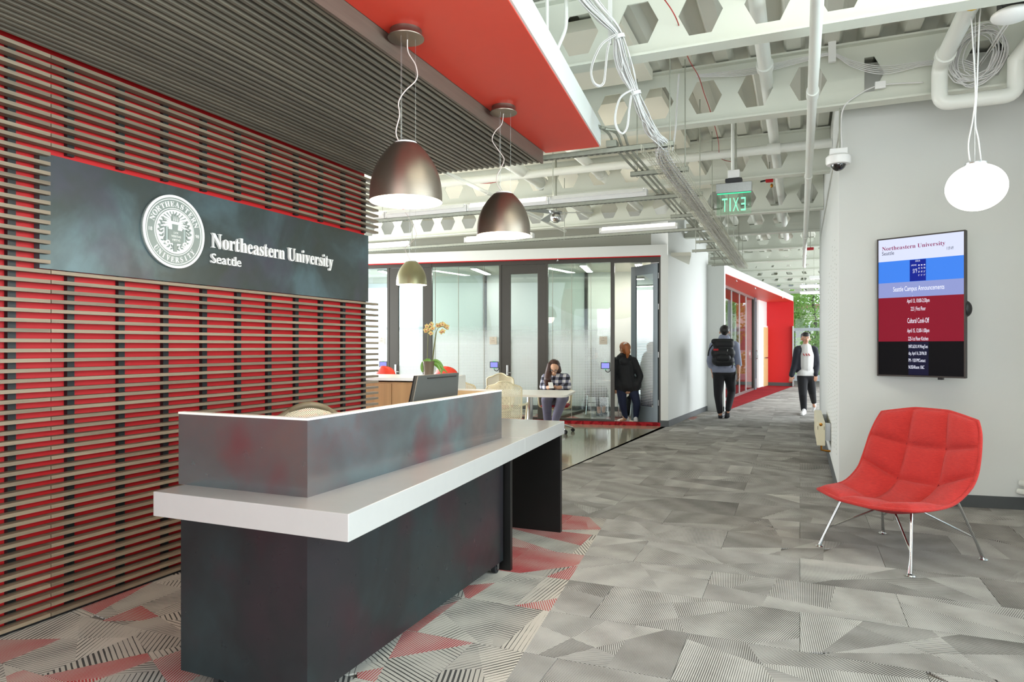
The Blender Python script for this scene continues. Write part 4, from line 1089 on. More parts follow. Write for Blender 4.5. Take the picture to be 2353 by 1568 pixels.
# ------------------------------------------------------------------ small ceiling devices
ex = thing('exit_sign', 'green glowing exit sign on clear acrylic seen from its back', 'sign', (-.62, 7.60, 2.8))
ea, eb = PY(1646, 428, 7.6), PY(1728, 424, 7.6); zt_ = 3.135
MB().box(ea.x, eb.x, 7.57, 7.63, zt_ - .105, zt_).build('housing', M['brushed'], ex, bevel=.004)
MB().box(ea.x + .004, eb.x - .008, 7.597, 7.603, 2.80, zt_ - .105).build('acrylic_plate', M['exit_glass'], ex)
MB().box(ea.x + .01, eb.x - .01, 7.594, 7.606, zt_ - .112, zt_ - .105).build('light_bar', M['green_glow'], ex)
exx = (ea.x + eb.x) / 2
xc = exx + .118
for ch, w_ in (('E', .048), ('X', .060), ('I', .013), ('T', .056)):
    mb = MB(); vs, fs, x0, x1, y0, y1 = TX[('ex', ch)]
    mb.add([(xc - (v[0] - x0) / (x1 - x0) * w_, 7.594 - v[2] * .05, 2.835 + v[1] / .70 * .145) for v in vs], fs); mb.build('letter', M['exit_green'], ex); xc -= w_ + .021
MB().box(exx - .085, exx + .085, 7.54, 7.66, zt_, zt_ + .04).build('mount', M['plastic_black'], ex, bevel=.006)
MB().box(exx - .06, exx + .06, 7.55, 7.65, zt_ + .045, zt_ + .13).build('junction_cover', M['plastic_white'], ex, bevel=.006)
MB().cyl((exx - .012, 7.6, zt_ + .12), (exx - .012, 7.6, 4.0), .018).build('stem', M['pipe'], ex, smooth=40)
MB().cyl((exx + .02, 7.6, zt_ + .12), (exx + .02, 7.6, 4.0), .008).build('stem', M['galv'], ex, smooth=40)

sc_ = thing('security_camera', 'white dome security camera hanging on a thin rod by the wall corner', 'camera', (.305, 6.5, 2.93))
c = Vector((.305, 6.5, 0)); k_ = PY(1930, 393, 6.5).z
MB().ball((c.x, c.y, k_ + .062), .062, 20, 12).build('dome', pm('smoked_dome', '0c0c0e', .05, coat=1), sc_, smooth=True)
MB().lathe([(.03, .05), (.092, .055), (.10, .07), (.10, .12), (.085, .135), (.02, .135)], (c.x, c.y, k_), 28).build('housing', M['plastic_white'], sc_, smooth=40)
MB().box(c.x - .07, c.x + .07, c.y - .06, c.y + .06, k_ + .135, k_ + .185).build('bracket', M['plastic_white'], sc_, bevel=.006)
MB().cyl((c.x + .01, c.y, k_ + .18), (c.x + .01, c.y, ZB), .006).build('rod', M['galv'], sc_, smooth=40)
MB().tube(smooth_path([(c.x + .03, c.y - .02, k_ + .18), (c.x + .02, c.y - .01, k_ + .4), (c.x + .04, c.y - .06, ZB - .02), (c.x + .12, c.y - .08, ZB + .05), (c.x + .3, c.y - .08, ZB + .12), (c.x + .62, c.y - .075, ZB + .10)]), .006, 6).build('cable', M['fabric_white'], sc_, smooth=True)
MB().box(c.x + .27, c.x + .35, c.y - .10, c.y - .075, ZB + .09, ZB + .15).build('cable_box', M['plastic_white'], sc_, bevel=.003)

ap = thing('wifi_access_point', 'white ceiling wireless access point with a black mount at the top right', 'access point', tuple(PD(2318, 40, 4.2)))
q = PD(2326, 34, 4.25)
MB().ball((q.x, q.y, q.z), (.115, .115, .040), 24, 10).build('body', M['plastic_white'], ap, smooth=True)
MB().box(q.x - .07, q.x + .12, q.y - .06, q.y + .06, q.z + .03, q.z + .10).build('mount', M['plastic_black'], ap, bevel=.008)
for s_ in (0, .018): MB().tube(smooth_path([(q.x - .02 + s_, q.y, q.z - .03), PD(2300, 70, 4.5) + Vector((s_, 0, 0)), PD(2272, 115, 5.2) + Vector((s_, 0, 0)), PD(2240, 160, 6.05) + Vector((s_, 0, 0))]), .006, 6).build('cable', M['fabric_white'], ap, smooth=True)

coil = thing('cable_coil', 'coiled white cables hung in front of the beam above the globe lamp', 'cables', tuple(PY(2245, 130, 6.38)))
for k in range(14):
    cc = PY(2245 + rc.uniform(-9, 9), 128 + rc.uniform(-6, 6), 6.36); ra, rb = .16 + rc.uniform(-.045, .04), .20 + rc.uniform(-.05, .035); ph = rc.uniform(0, 6)
    MB().tube([(cc.x + ra * math.cos(a) + .3 * rb * math.sin(a) * .5, cc.y + .02 * math.sin(a + ph) - .03 * rc.random(), cc.z + rb * math.sin(a)) for a in [2 * math.pi * i / 26 for i in range(26)]], .005, 5, closed=True).build('cable_turn', M['fabric_white'], coil, smooth=True)
for k in range(5):
    MB().tube(smooth_path([PY(2245, 148 + 5 * k, 6.36), PY(2200, 135 + 5 * k, 6.37), PY(2130, 140 + 2.5 * k, 6.40), PY(2030, 152 + 4.5 * k, 6.41), PY(1960, 140 + 3.5 * k, 6.41), PY(1912, 122 + 1.5 * k, 6.41), PY(1850, 131 + 2.5 * k, 6.40), PY(1720, 158 + 3.5 * k, 6.40), PY(1600, 172 + 1.2 * k, 6.40)]), .0040, 5).build('cable_run', M['fabric_white'], coil, smooth=True)
b_ = PY(1912, 122, 6.42); MB().box(b_.x - .03, b_.x + .03, 6.40, 6.43, b_.z - .08, b_.z + .10).build('bracket', M['plastic_white'], coil)

o = MB().tube(smooth_path([PY(1520, -10, 4.7), PY(1555, 45, 4.75), PD(1580, 130, 5.4), PD(1605, 175, 6.0), PD(1618, 215, 6.3), PD(1632, 255, 6.6), PD(1650, 320, 7.2), PD(1655, 362, 8.2), PD(1680, 372, 8.4)]), .004, 5).build('red_cable', M['cord_red'], smooth=True, off=tuple(PD(1605, 175, 6.0)))
tag(o, 'thin red cable dropping from the deck between the first beams', 'cable')
o = MB().tube(smooth_path([PY(985, 431, 8.4), PY(1060, 421, 8.4), PY(1130, 420, 8.4), PY(1200, 401, 8.4), PY(1280, 397, 8.4), PY(1358, 386, 8.4)]), .007, 6).build('red_cable', M['cord_red'], smooth=True, off=tuple(PY(1200, 405, 8.4)))
tag(o, 'twisted red cable strung level behind the second big lamp', 'cable')
o = MB().tube(smooth_path([PD(1560, 170, 6.2), PD(1556, 230, 6.2), PD(1552, 300, 6.0), PD(1545, 345, 5.9)]), .008, 6).build('white_cable', M['fabric_white'], smooth=True, off=tuple(PD(1555, 250, 6.1)))
tag(o, 'single white cable falling beside the second channel', 'cable')

fan = thing('ceiling_fan', 'silver ceiling fan with flat grey blades above the cafe table', 'fan', (-2.96, 8.5, 3.10))
fc = PD(1277, 500, 9.0)
MB().ball((fc.x, fc.y, fc.z), .075, 20, 12).build('motor', M['chrome'], fan, smooth=True)
MB().cyl((fc.x, fc.y, fc.z + .05), (fc.x, fc.y, 3.9), .014).build('downrod', M['galv'], fan, smooth=40)
MB().lathe([(.02, .05), (.085, .055), (.085, .075), (.02, .085)], (fc.x, fc.y, fc.z), 20).build('hub', M['brushed'], fan, smooth=40)
for k in range(3):
    a = math.radians(8 + 120 * k); d = Vector((math.cos(a), math.sin(a), -.05)).normalized(); s_ = Vector((-math.sin(a), math.cos(a), .25)).normalized()
    b0, b1 = Vector((fc.x, fc.y, fc.z + .06)) + d * .07, Vector((fc.x, fc.y, fc.z + .06)) + d * .5
    MB().poly([b0 - s_ * .045, b1 - s_ * .06, b1 + s_ * .06, b0 + s_ * .045], (0, 0, .008)).build('blade', M['brushed'], fan)

def devbox(u, v, d, w, h, mat, name, label, cat):
    c = PD(u, v, d); o = MB().box(c.x - w/2, c.x + w/2, c.y - .03, c.y + .03, c.z - h/2, c.z + h/2).build(name, M[mat], bevel=.008, off=tuple(c)); return tag(o, label, cat)
al = thing('fire_alarm_valve', 'small red alarm valve on the pipe right of the exit sign', 'alarm', tuple(PD(1768, 411, 9.3)))
q = PD(1768, 411, 9.6); MB().box(q.x - .05, q.x + .05, q.y - .03, q.y + .03, q.z - .05, q.z + .05).build('body', M['redplastic'], al, bevel=.01)
MB().cyl((q.x - .12, q.y, q.z - .03), (q.x - .05, q.y, q.z - .02), .012).build('lever', M['plastic_black'], al); MB().cyl((q.x, q.y, q.z + .04), (q.x, q.y, q.z + .6), .008).build('stem', M['galv'], al)
MB().ball((q.x + .03, q.y, q.z - .10), (.02, .02, .03)).build('brass_tag', M['brass'], al, smooth=True)
al = thing('red_alarm_box', 'tiny red alarm box on the far pipe above the corridor window', 'alarm', tuple(PD(1862, 572, 13)))
q = PD(1862, 572, 13); MB().box(q.x - .06, q.x + .06, q.y - .03, q.y + .03, q.z - .025, q.z + .025).build('body', M['redplastic'], al, bevel=.008); MB().cyl((q.x, q.y, q.z + .02), (q.x, q.y, 4.0), .008).build('stem', M['galv'], al)
al = thing('red_alarm_box', 'small red alarm box just under the nearest big lamp', 'alarm', tuple(PD(935, 484, 9.2)))
q = PD(935, 484, 9.2); MB().box(q.x - .055, q.x + .055, q.y - .03, q.y + .03, q.z - .02, q.z + .03).build('body', M['redplastic'], al, bevel=.008); MB().cyl((q.x, q.y, q.z + .02), (q.x, q.y, 4.0), .01).build('stem', M['pipe'], al)
# ------------------------------------------------------------------ pendant lamps
def pendant(x, y, zr, r, ztop, label, metal, cord, power, canopy=True, zc=2.993):
    t = thing('pendant_lamp', label, 'lamp', (x, y, zr), group='dome pendant lamps')
    h = ztop - zr; prof = []; inn = []
    for i in range(17):
        a = i / 16; zz = h * a; rr = r * (1 - a ** 2.6 * .62) if a < 1 else r * .38
        prof.append((rr, zz))
    prof += [(r * .30, h + .004), (.02, h + .012)]
    MB().lathe(prof, (x, y, zr), 48).build('shade', M[metal], t, smooth=45)
    inn = [(p[0] - .006, p[1] + .001) for p in prof[:15]] + [(.02, h * .92)]
    MB().lathe([(prof[0][0], 0)] + inn, (x, y, zr), 48).build('shade_lining', M['lampin'], t, smooth=True)
    MB().lathe([(.0, .02), (r * .97, .02), (r * .97, .024), (0, .024)], (x, y, zr), 40).build('diffuser', M['lampin'], t)
    MB().lathe([(r * .30, h), (r * .30, h + .012), (.0, h + .016)], (x, y, zr), 24).build('top_cap', M['plastic_white'], t, smooth=40)
    if canopy:
        MB().lathe([(.0, -.046), (r * .50, -.042), (r * .505, -.038), (r * .47, -.030), (r * .44, -.016), (r * .44, 0)], (x, y, zc), 36).build('canopy', M[metal], t, smooth=35)
        for k in range(3):
            a = 2.1 * k + .5; q = r * .26
            MB().cyl((x + q * math.cos(a), y + q * math.sin(a), ztop), (x + q * math.cos(a), y + q * math.sin(a), zc - .03), .0008, n=4).build('suspension_wire', M['brushed'], t)
    pts = [PD(u, v, (Vector((x, y, 0)).x * FW[0] + y * FW[1])) for u, v in cord]
    MB().tube(smooth_path(pts, 6), .0032, 6).build('power_cord', M['clearcord'], t, smooth=True)
    point_light('lamp_bulb', (0, 0, -.02), power, (1.0, .80, .58), .12, t)
    return t
pendant(-1.831, 2.967, 2.128, .182, 2.415, 'large dark dome pendant lamp, the nearer one over the reception desk', 'lampmetal',
        [(936, 88), (938, 120), (955, 150), (957, 182), (930, 210), (916, 235), (918, 265), (910, 300), (914, 320), (924, 332)], 13)
pendant(-1.817, 4.165, 2.135, .179, 2.410, 'large dark dome pendant lamp, the farther one over the reception desk', 'lampmetal',
        [(1157, 258), (1153, 285), (1138, 302), (1131, 322), (1145, 345), (1158, 365), (1152, 385), (1142, 405), (1143, 425), (1157, 446)], 13)
pendant(-4.235, 6.985, 2.125, .180, 2.398, 'small looking olive dome pendant lamp over the cafe counter', 'lampmetal3',
        [(931, 488), (945, 510), (957, 540), (945, 558), (931, 570), (936, 585), (945, 602)], 10, zc=3.88)
gl = thing('globe_lamp', 'glowing white globe pendant lamp above the announcement screen', 'lamp', (1.05, 5.22, 2.42))
gc = PD(2243, 431, 4.4)
MB().ball(gc, (.172, .172, .150), 40, 24).build('globe', M['globe'], gl, smooth=True)
MB().lathe([(.0, .150), (.06, .148), (.062, .156), (.0, .160)], gc, 24).build('cap', M['brushed'], gl, smooth=40)
dg_ = 4.4
for pts in ([(2229, 372), (2225, 330), (2236, 270), (2241, 200), (2233, 60), (2231, 20), (2230, -40)], [(2254, 370), (2248, 320), (2241, 280), (2245, 200), (2250, 60), (2254, 10), (2256, -40)], [(2240, 371), (2240, 200), (2241, 40), (2241, -40)]):
    MB().tube(smooth_path([PD(u, v, dg_) for u, v in pts], 5), .0045 if len(pts) > 4 else .0015, 6).build('suspension_cord', M['fabric_white'], gl, smooth=True)
point_light('lamp_bulb', (0, 0, -.25), 5, (1, .93, .82), .15, gl)

# ------------------------------------------------------------------ reception desk
ZC = .834; ZS = .738
dk = thing('reception_desk', 'rolling reception desk of blackened steel with a thick white quartz counter', 'desk', (-2.0, 2.95, 0))
xf_, xb_, yn, yf = -1.700, -2.345, 2.058, 3.890
def slabx(y): return -1.401 + (-1.640 + 1.401) * (y - 1.905) / (4.912 - 1.905)
MB().poly([(-2.322, 1.908, ZS), (slabx(1.905), 1.905, ZS), (slabx(3.905), 3.905, ZS), (-2.322, 3.905, ZS)], (0, 0, ZC - ZS)).build('countertop', M['quartz'], dk, bevel=.003)
# base panels
MB().box(xf_ - .012, xf_, yn, yf, .068, ZS).build('front_panel', M['steel'], dk)
MB().box(xb_, xf_ - .012, yn, yn + .012, .068, ZS).build('end_panel', M['steel'], dk)
MB().box(xb_, xf_ - .012, yf - .012, yf, .068, ZS).build('end_panel', M['steel'], dk)
MB().box(xb_, xf_ - .012, yn + .012, yf - .012, .075, .09).build('bottom_shelf', M['steel_black'], dk)
# raised screen on top of the counter: steel outside, timber inside, white top edge
yf2 = 3.853; zt = 1.122
MB().box(xf_ - .010, xf_ + .006, yn - .006, yf2, ZC, zt).build('screen_panel', M['steel_top'], dk)
MB().box(xb_ - .006, xf_ - .010, yn - .006, yn + .008, ZC, zt).build('screen_panel', M['steel_top'], dk)
MB().box(xb_ + .33, xf_ - .010, yf2 - .012, yf2, ZC, zt).build('screen_panel', M['steel_top'], dk)
MB().box(xf_ - .026, xf_ - .010, yn + .008, yf2 - .012, ZC, zt).build('lining', M['tanwood'], dk)
MB().box(xb_, xf_ - .026, yn + .008, yn + .022, ZC, zt).build('lining', M['tanwood'], dk)
MB().box(xb_ + .33, xf_ - .026, yf2 - .028, yf2 - .012, ZC, zt).build('lining', M['tanwood'], dk)
MB().box(xf_ - .027, xf_ + .007, yn - .007, yf2 + .001, zt, zt + .009).build('top_edge', M['whitelam'], dk)
MB().box(xb_ - .007, xf_ - .027, yn - .007, yn + .023, zt, zt + .009).build('top_edge', M['whitelam'], dk)
MB().box(xb_ + .33, xf_ - .027, yf2 - .029, yf2 + .001, zt, zt + .009).build('top_edge', M['whitelam'], dk)
for (x, y) in ((xb_ + .16, yn + .06), (xf_ - .10, yn + .12), (xb_ + .08, yf - .07), (xf_ - .035, yf - .045)):
    cst = MB().poly([(x - .018, y - .02, .068), (x + .018, y - .02, .068), (x + .018, y + .02, .068), (x - .018, y + .02, .068)], (0, 0, -.012)).build('caster', M['brushed'], dk)
    MB().cyl((x - .014, y, .032), (x + .014, y, .032), .032, n=20).build('wheel', M['rubber'], cst, smooth=40)
    MB().cyl((x - .017, y, .032), (x + .017, y, .032), .012, n=14).build('axle', M['chrome'], cst, smooth=40)
    for s_ in (-1, 1): MB().poly([(x + s_ * .02, y - .014, .062), (x + s_ * .02, y + .014, .062), (x + s_ * .02, y + .008, .025), (x + s_ * .02, y - .008, .025)], (s_ * .003, 0, 0)).build('fork', M['brushed'], cst)
tb = thing('desk_extension', 'fixed end table of the reception desk with black steel panel legs', 'desk', (-1.95, 4.4, 0))
MB().poly([(-2.322, 3.9075, ZS), (slabx(3.9075), 3.9075, ZS), (slabx(4.912), 4.912, ZS), (-2.322, 4.912, ZS)], (0, 0, ZC - ZS)).build('countertop', M['quartz'], tb, bevel=.003)
MB().box(-2.30, -1.660, 3.912, 3.945, 0, ZS).build('panel_leg', M['steel_black'], tb, bevel=.002)
MB().box(-2.30, -1.656, 4.862, 4.900, 0, ZS).build('panel_leg', M['steel_black'], tb, bevel=.002)
# monitor, its back turned to the visitor
mo = thing('computer_monitor', 'dark monitor standing behind the desk screen, seen from the back', 'monitor', (-1.9, 3.42, ZC))
mp_ = [PX(961, 864, -1.91), PX(1055, 857, -1.91), PX(1052, 910, -1.885), PX(949, 925, -1.885)]
lo = mp_[3] + (mp_[3] - mp_[0]) * .35; lo2 = mp_[2] + (mp_[2] - mp_[1]) * .50
MB().poly([lo, lo2, mp_[1], mp_[0]], (-.022, 0, 0)).build('back_cover', pm('grey_monitor_shell', '4c4e4c', .4, metal=.4), mo, bevel=.004)
MB().poly([lo + Vector((-.022, 0, 0)), lo2 + Vector((-.022, 0, 0)), mp_[1] + Vector((-.022, 0, 0)), mp_[0] + Vector((-.022, 0, 0))], (-.006, 0, 0)).build('screen', M['plastic_black'], mo)
sa = mp_[0].lerp(mp_[1], .22) + (mp_[3] - mp_[0]) * .13; sb = mp_[0].lerp(mp_[1], .93) + (mp_[3] - mp_[0]) * .13
MB().bar(sa + Vector((.001, 0, 0)), sb + Vector((.001, 0, 0)), .004, .007).build('vent_slot', M['black'], mo)
mc = (lo + lo2) / 2; MB().box(mc.x - .05, mc.x - .03, mc.y - .03, mc.y + .03, ZC + .008, 1.08).build('stand', M['plastic_black'], mo)
MB().box(mc.x - .14, mc.x + .05, mc.y - .11, mc.y + .11, ZC, ZC + .01).build('foot', M['plastic_black'], mo, bevel=.004)
# receptionist chair
oc = thing('office_chair', 'office chair with a cream mesh back behind the reception desk', 'chair', (-2.75, 3.27, 0))
def curved_back(w, h, z0, cx, cy, ax, bow, tilt, corner, nu=16, nv=14, uvk=1.0):
    """rounded, bowed back rest sheet; ax = unit vector across, normal is ax x up"""
    ax = Vector(ax).normalized(); nm = Vector((ax.y, -ax.x, 0)); mb = MB(); uv = []
    for j in range(nv + 1):
        v = j / nv
        e = max(0, (v - (1 - corner)) / corner); e2 = max(0, (corner - v) / corner)
        wd = w / 2 * (math.sqrt(max(0, 1 - e ** 2.6 * .75))) * (math.sqrt(max(0, 1 - e2 ** 2.6 * .5)))
        for i in range(nu + 1):
            s = i / nu * 2 - 1; x = s * wd
            zz = z0 + h * v - .10 * h * (e > 0) * e * s * s * .8
            p = Vector((cx, cy, zz)) + ax * x - nm * (bow * (1 - s * s)) + nm * (tilt * (v - .5) * -1)
            mb.v.append(tuple(p)); uv.append((x, h * v))
    for j in range(nv):
        for i in range(nu): mb.f.append((j*(nu+1)+i, j*(nu+1)+i+1, (j+1)*(nu+1)+i+1, (j+1)*(nu+1)+i))
    mb.uv = uv; rim = [Vector(mb.v[i]) for i in range(nu + 1)] + [Vector(mb.v[j*(nu+1)+nu]) for j in range(1, nv + 1)] + [Vector(mb.v[nv*(nu+1)+i]) for i in range(nu - 1, -1, -1)] + [Vector(mb.v[j*(nu+1)]) for j in range(nv - 1, 0, -1)]
    return mb, rim
ca = Vector((.75, .66, 0)).normalized()
mb, rim = curved_back(.47, .55, .50, -2.70, 3.29, ca, -.05, .10, .45)
mb.build('mesh_back', M['perf_mesh'], oc, smooth=True)
MB().tube(rim, .020, 8, closed=True).build('back_frame', pm('taupe_plastic', '7a6f58', .45), oc, smooth=True)
MB().box(-2.98, -2.50, 3.05, 3.50, .43, .49).build('seat', M['plastic_black'], oc, bevel=.03)
MB().cyl((-2.74, 3.27, .08), (-2.74, 3.27, .43), .028).build('gas_column', M['brushed'], oc, smooth=40)
for k in range(5):
    a = 2 * math.pi * k / 5 + .3; e = (-2.74 + .30 * math.cos(a), 3.27 + .30 * math.sin(a), .075)
    lg = MB().bar((-2.74, 3.27, .10), e, .035, .025).build('leg', M['plastic_black'], oc)
    MB().cyl((e[0] - .02 * math.sin(a), e[1] + .02 * math.cos(a), .03), (e[0] + .02 * math.sin(a), e[1] - .02 * math.cos(a), .03), .03).build('caster', M['rubber'], lg, smooth=40)

# ------------------------------------------------------------------ cafe counter with oak doors (turned like the glass front)
bq = PZ(957, 869.3, 1.07); BMx = frame_m((bq.x, bq.y, 0), GD, GN, (0, 0, 1))
bar_ = thing('cafe_counter', 'bar height cafe counter with oak cabinet doors and a white top', 'counter', (bq.x - .6, bq.y + .3, 0))
bl = 1.9; br = .27
MB().box(-bl, br, 0, .85, 1.04, 1.07).xf(BMx).build('countertop', M['whitelam'], bar_, bevel=.002)
MB().box(-bl, br - .02, .03, .45, .1, 1.022).xf(BMx).build('cabinet_body', M['oak'], bar_)
MB().box(-bl, br - .02, .06, .42, 0, .1).xf(BMx).build('plinth', M['base'], bar_)
x = -bl
for k in range(6):
    xr_ = min(x + .405, br - .02)
    dd = MB().box(x + .003, xr_ - .003, .012, .03, .105, 1.008).xf(BMx).build('door', M['oak'], bar_)
    hx_ = xr_ - .07 if k % 2 == 0 else x + .07
    MB().box(hx_ - .055, hx_ + .055, .004, .014, 1.004, 1.016).xf(BMx).build('pull', M['brushed'], dd); x = xr_
MB().box(br - .02, br + .0, .0, .85, 0, 1.04).xf(BMx).build('end_panel', M['whitelam'], bar_)
def bar_stool(u0, u1, vt, d, label):
    a, b = PD(u0, vt, d), PD(u1, vt, d); c = (a + b) / 2; w = (b - a).length
    t = thing('bar_stool', label, 'stool', (c.x, c.y, 0), group='orange bar stools at the cafe counter')
    mb, rim = curved_back(w, .36, c.z - .36, c.x, c.y, GD, -.06, .06, .5); mb.build('back_shell', M['orange'], t, smooth=True, mods=[solid(.012, 0)])
    s = GN * -.2
    MB().box(c.x - w/2, c.x + w/2, c.y - .42, c.y + .0, .74, .77).build('seat', M['orange'], t, bevel=.012)
    for sx_ in (-1, 1):
        for sy in (-1, 1): MB().cyl((c.x + sx_ * .14, c.y - .2 + sy * .14, .74), (c.x + sx_ * .20, c.y - .2 + sy * .2, 0), .010).build('leg', M['chrome'], t, smooth=40)
    MB().tube([(c.x - .18, c.y - .38, .3), (c.x + .18, c.y - .38, .3), (c.x + .18, c.y - .02, .3), (c.x - .18, c.y - .02, .3)], .008, 6, closed=True).build('foot_ring', M['chrome'], t, smooth=True)
bar_stool(856, 911, 841, 8.55, 'orange red bar stool behind the cafe counter next to the slat wall')
bar_stool(994, 1055, 842, 8.55, 'orange red bar stool behind the orchid and the monitor')
# orchid
oq = PD(985, 866, 7.30)
orc = thing('potted_orchid', 'yellow flowering orchid in a dark pot on the cafe counter', 'plant', (oq.x, oq.y, 1.07))
MB().lathe([(.0, 0), (.050, 0), (.058, .12), (.064, .17), (.056, .17), (.05, .13), (.0, .13)], (oq.x, oq.y, 1.07), 24).build('pot', M['pot'], orc, smooth=40)
def O(u, v, dd=0): return PD(u, v, 7.30 + dd)
def leaf(pts, w, mat='leaf'):
    P = smooth_path([O(*p) for p in pts], 5); mb = MB(); n = len(P); side = Vector((RT[0], RT[1], 0))
    for i, p in enumerate(P):
        t = (P[min(i+1, n-1)] - P[max(i-1, 0)]).normalized(); s = t.cross(Vector((FW[0], FW[1], 0)) + Vector((0, 0, .3))).normalized(); ww = w * math.sin(math.pi * (.06 + .94 * (i / (n-1)) ** .8) * .98) 
        up = t.cross(s); mb.v += [tuple(p - s * ww), tuple(p + up * w * -.18), tuple(p + s * ww)]
    for i in range(n - 1):
        for k in range(2): mb.f.append((3*i+k, 3*i+k+1, 3*i+k+4, 3*i+k+3))
    mb.build('leaf', M[mat], orc, smooth=True, mods=[solid(.004, 0)])
leaf([(990, 842), (983, 833), (975, 838), (971, 848), (971, 856)], .038)
leaf([(988, 835), (984, 831), (980, 840), (982, 852), (984, 857)], .040)
leaf([(992, 833), (1000, 830), (1010, 836), (1016, 848), (1012, 862)], .024)
leaf([(992, 836), (1002, 838), (1008, 845), (1012, 856)], .020)
leaf([(995, 832), (1008, 838), (1018, 848), (1028, 857)], .016)
def stemline(pts, r=.004): MB().tube(smooth_path([O(*p) for p in pts], 5), r, 6).build('stem', M['stem'], orc, smooth=True)
stemline([(984, 845), (982, 820), (983, 790), (984, 760), (988, 748), (992, 744)]); stemline([(992, 835), (996, 805), (1001, 770), (1006, 756), (1014, 751), (1022, 753), (1026, 757)]); stemline([(994, 835), (998, 800), (1003, 762)])
fr2 = random.Random(4)
for (u, v) in ((981, 750), (978, 760), (991, 745), (990, 766), (994, 754), (984, 757), (1006, 748), (1011, 747), (1017, 745), (1023, 749), (1028, 752), (1018, 761), (1014, 763)):
    c = O(u, v, fr2.uniform(-.03, .03)); fl2 = MB()
    for k in range(5):
        a = 2 * math.pi * k / 5 + fr2.random(); d = Vector((RT[0], RT[1], 0)) * math.cos(a) + Vector((0, 0, 1)) * math.sin(a) + Vector((FW[0], FW[1], 0)) * .25
        q = d.cross(Vector((FW[0], FW[1], 0))).normalized(); L = .030; n0 = Vector((FW[0], FW[1], 0)) * -.006
        fl2.add([c, c + d * L * .5 + q * .014 + n0, c + d * L, c + d * L * .5 - q * .014 + n0], [(0, 1, 2, 3)])
    fo = fl2.build('flower', M['petal'], orc, smooth=True, mods=[solid(.002, 0)])
    MB().ball(c - Vector((FW[0], FW[1], 0)) * .008 - Vector((0, 0, .005)), .0065, 8, 6).build('lip', M['petal_pink'], fo, smooth=True)

# ------------------------------------------------------------------ cafe table and perforated armchairs
tbl = thing('cafe_table', 'long white cafe table with rounded corners on chrome columns', 'table', (-3.7, 9.2, 0))
TM = frame_m((-3.06, 9.22, 0), GD, GN, (0, 0, 1))
pts = []; x0, x1, y0, y1, rr = -2.1, .08, -.53, .55, .14
for (cx_, cy_, a0) in ((x1 - rr, y0 + rr, -90), (x1 - rr, y1 - rr, 0), (x0 + rr, y1 - rr, 90), (x0 + rr, y0 + rr, 180)):
    for k in range(7): a = math.radians(a0 + 15 * k); pts.append((cx_ + rr * math.cos(a), cy_ + rr * math.sin(a), .708))
MB().poly(pts, (0, 0, .032)).xf(TM).build('tabletop', M['whitelam'], tbl, bevel=.004)
for x in (-.52, -1.6):
    cl_ = MB().cyl((x, 0, .02), (x, 0, .708), .045, n=20).xf(TM).build('column', M['chrome'], tbl, smooth=40)
    MB().lathe([(.0, 0), (.27, 0), (.27, .012), (.05, .025), (.0, .025)], (x, 0, 0), 32).xf(TM).build('base', M['chrome'], cl_, smooth=40)
def armchair():
    t = thing('perforated_armchair', '', 'chair', (0, 0, 0), world=False, group='perforated cafe armchairs')
    # local frame: x across, back rest at +y, the sitter looks to -y
    mb, rim = curved_back(.45, .52, .44, 0, .20, (1, 0, 0), .06, -.06, .20); mb.build('back', M['perf_cream'], t, smooth=True)
    MB().tube(rim, .010, 6, closed=True).build('back_rim', M['cream_plastic'], t, smooth=True)
    MB().box(-.22, .22, -.25, .20, .42, .455).build('seat', M['redseat'], t, bevel=.018)
    for s in (-1, 1):
        MB().tube(smooth_path([(s*.20, .22, .66), (s*.27, .10, .665), (s*.275, -.10, .66), (s*.27, -.16, .64), (s*.255, -.14, .45), (s*.24, .05, .40)], 5), .014, 8).build('arm', M['cream_plastic'], t, smooth=True)
    MB().tube(smooth_path([(-.23, .05, .40), (0, 0, .37), (.23, .05, .40)], 5), .018, 8).build('seat_yoke', M['cream_plastic'], t, smooth=True)
    MB().cyl((0, -.02, .09), (0, -.02, .40), .026).build('gas_column', M['cream_plastic'], t, smooth=40)
    for k in range(5):
        a = 2 * math.pi * k / 5 + .35; e = Vector((.29 * math.cos(a), -.02 + .29 * math.sin(a), .07))
        lg = MB().tube([(0, -.02, .13), Vector((.15 * math.cos(a), -.02 + .15 * math.sin(a), .11)), e], [.022, .018, .013], 8).build('leg', M['brushed'], t, smooth=40)
        MB().cyl((e.x - .02 * math.sin(a), e.y + .02 * math.cos(a), .03), (e.x + .02 * math.sin(a), e.y - .02 * math.cos(a), .03), .03, n=14).build('caster', M['rubber'], lg, smooth=40)
    return t
ac = armchair()
def seat_at(u, d): p = PD(u, 900, d); return (p.x, p.y, 0)
ac.location = seat_at(1161, 8.75); ac.rotation_euler = (0, 0, math.pi + math.radians(18)); ac['label'] = 'cream perforated armchair at the near side of the cafe table, back to the camera'
copy_tree(ac, seat_at(1142, 10.85), math.radians(8), 'cream perforated armchair on the far side of the cafe table left of the woman')
copy_tree(ac, seat_at(1062, 9.0), math.pi + math.radians(12), 'cream perforated armchair mostly hidden behind the white end of the cafe counter')
copy_tree(ac, seat_at(1277, 11.15), math.radians(14), 'cream perforated armchair in which the woman with the phone sits')

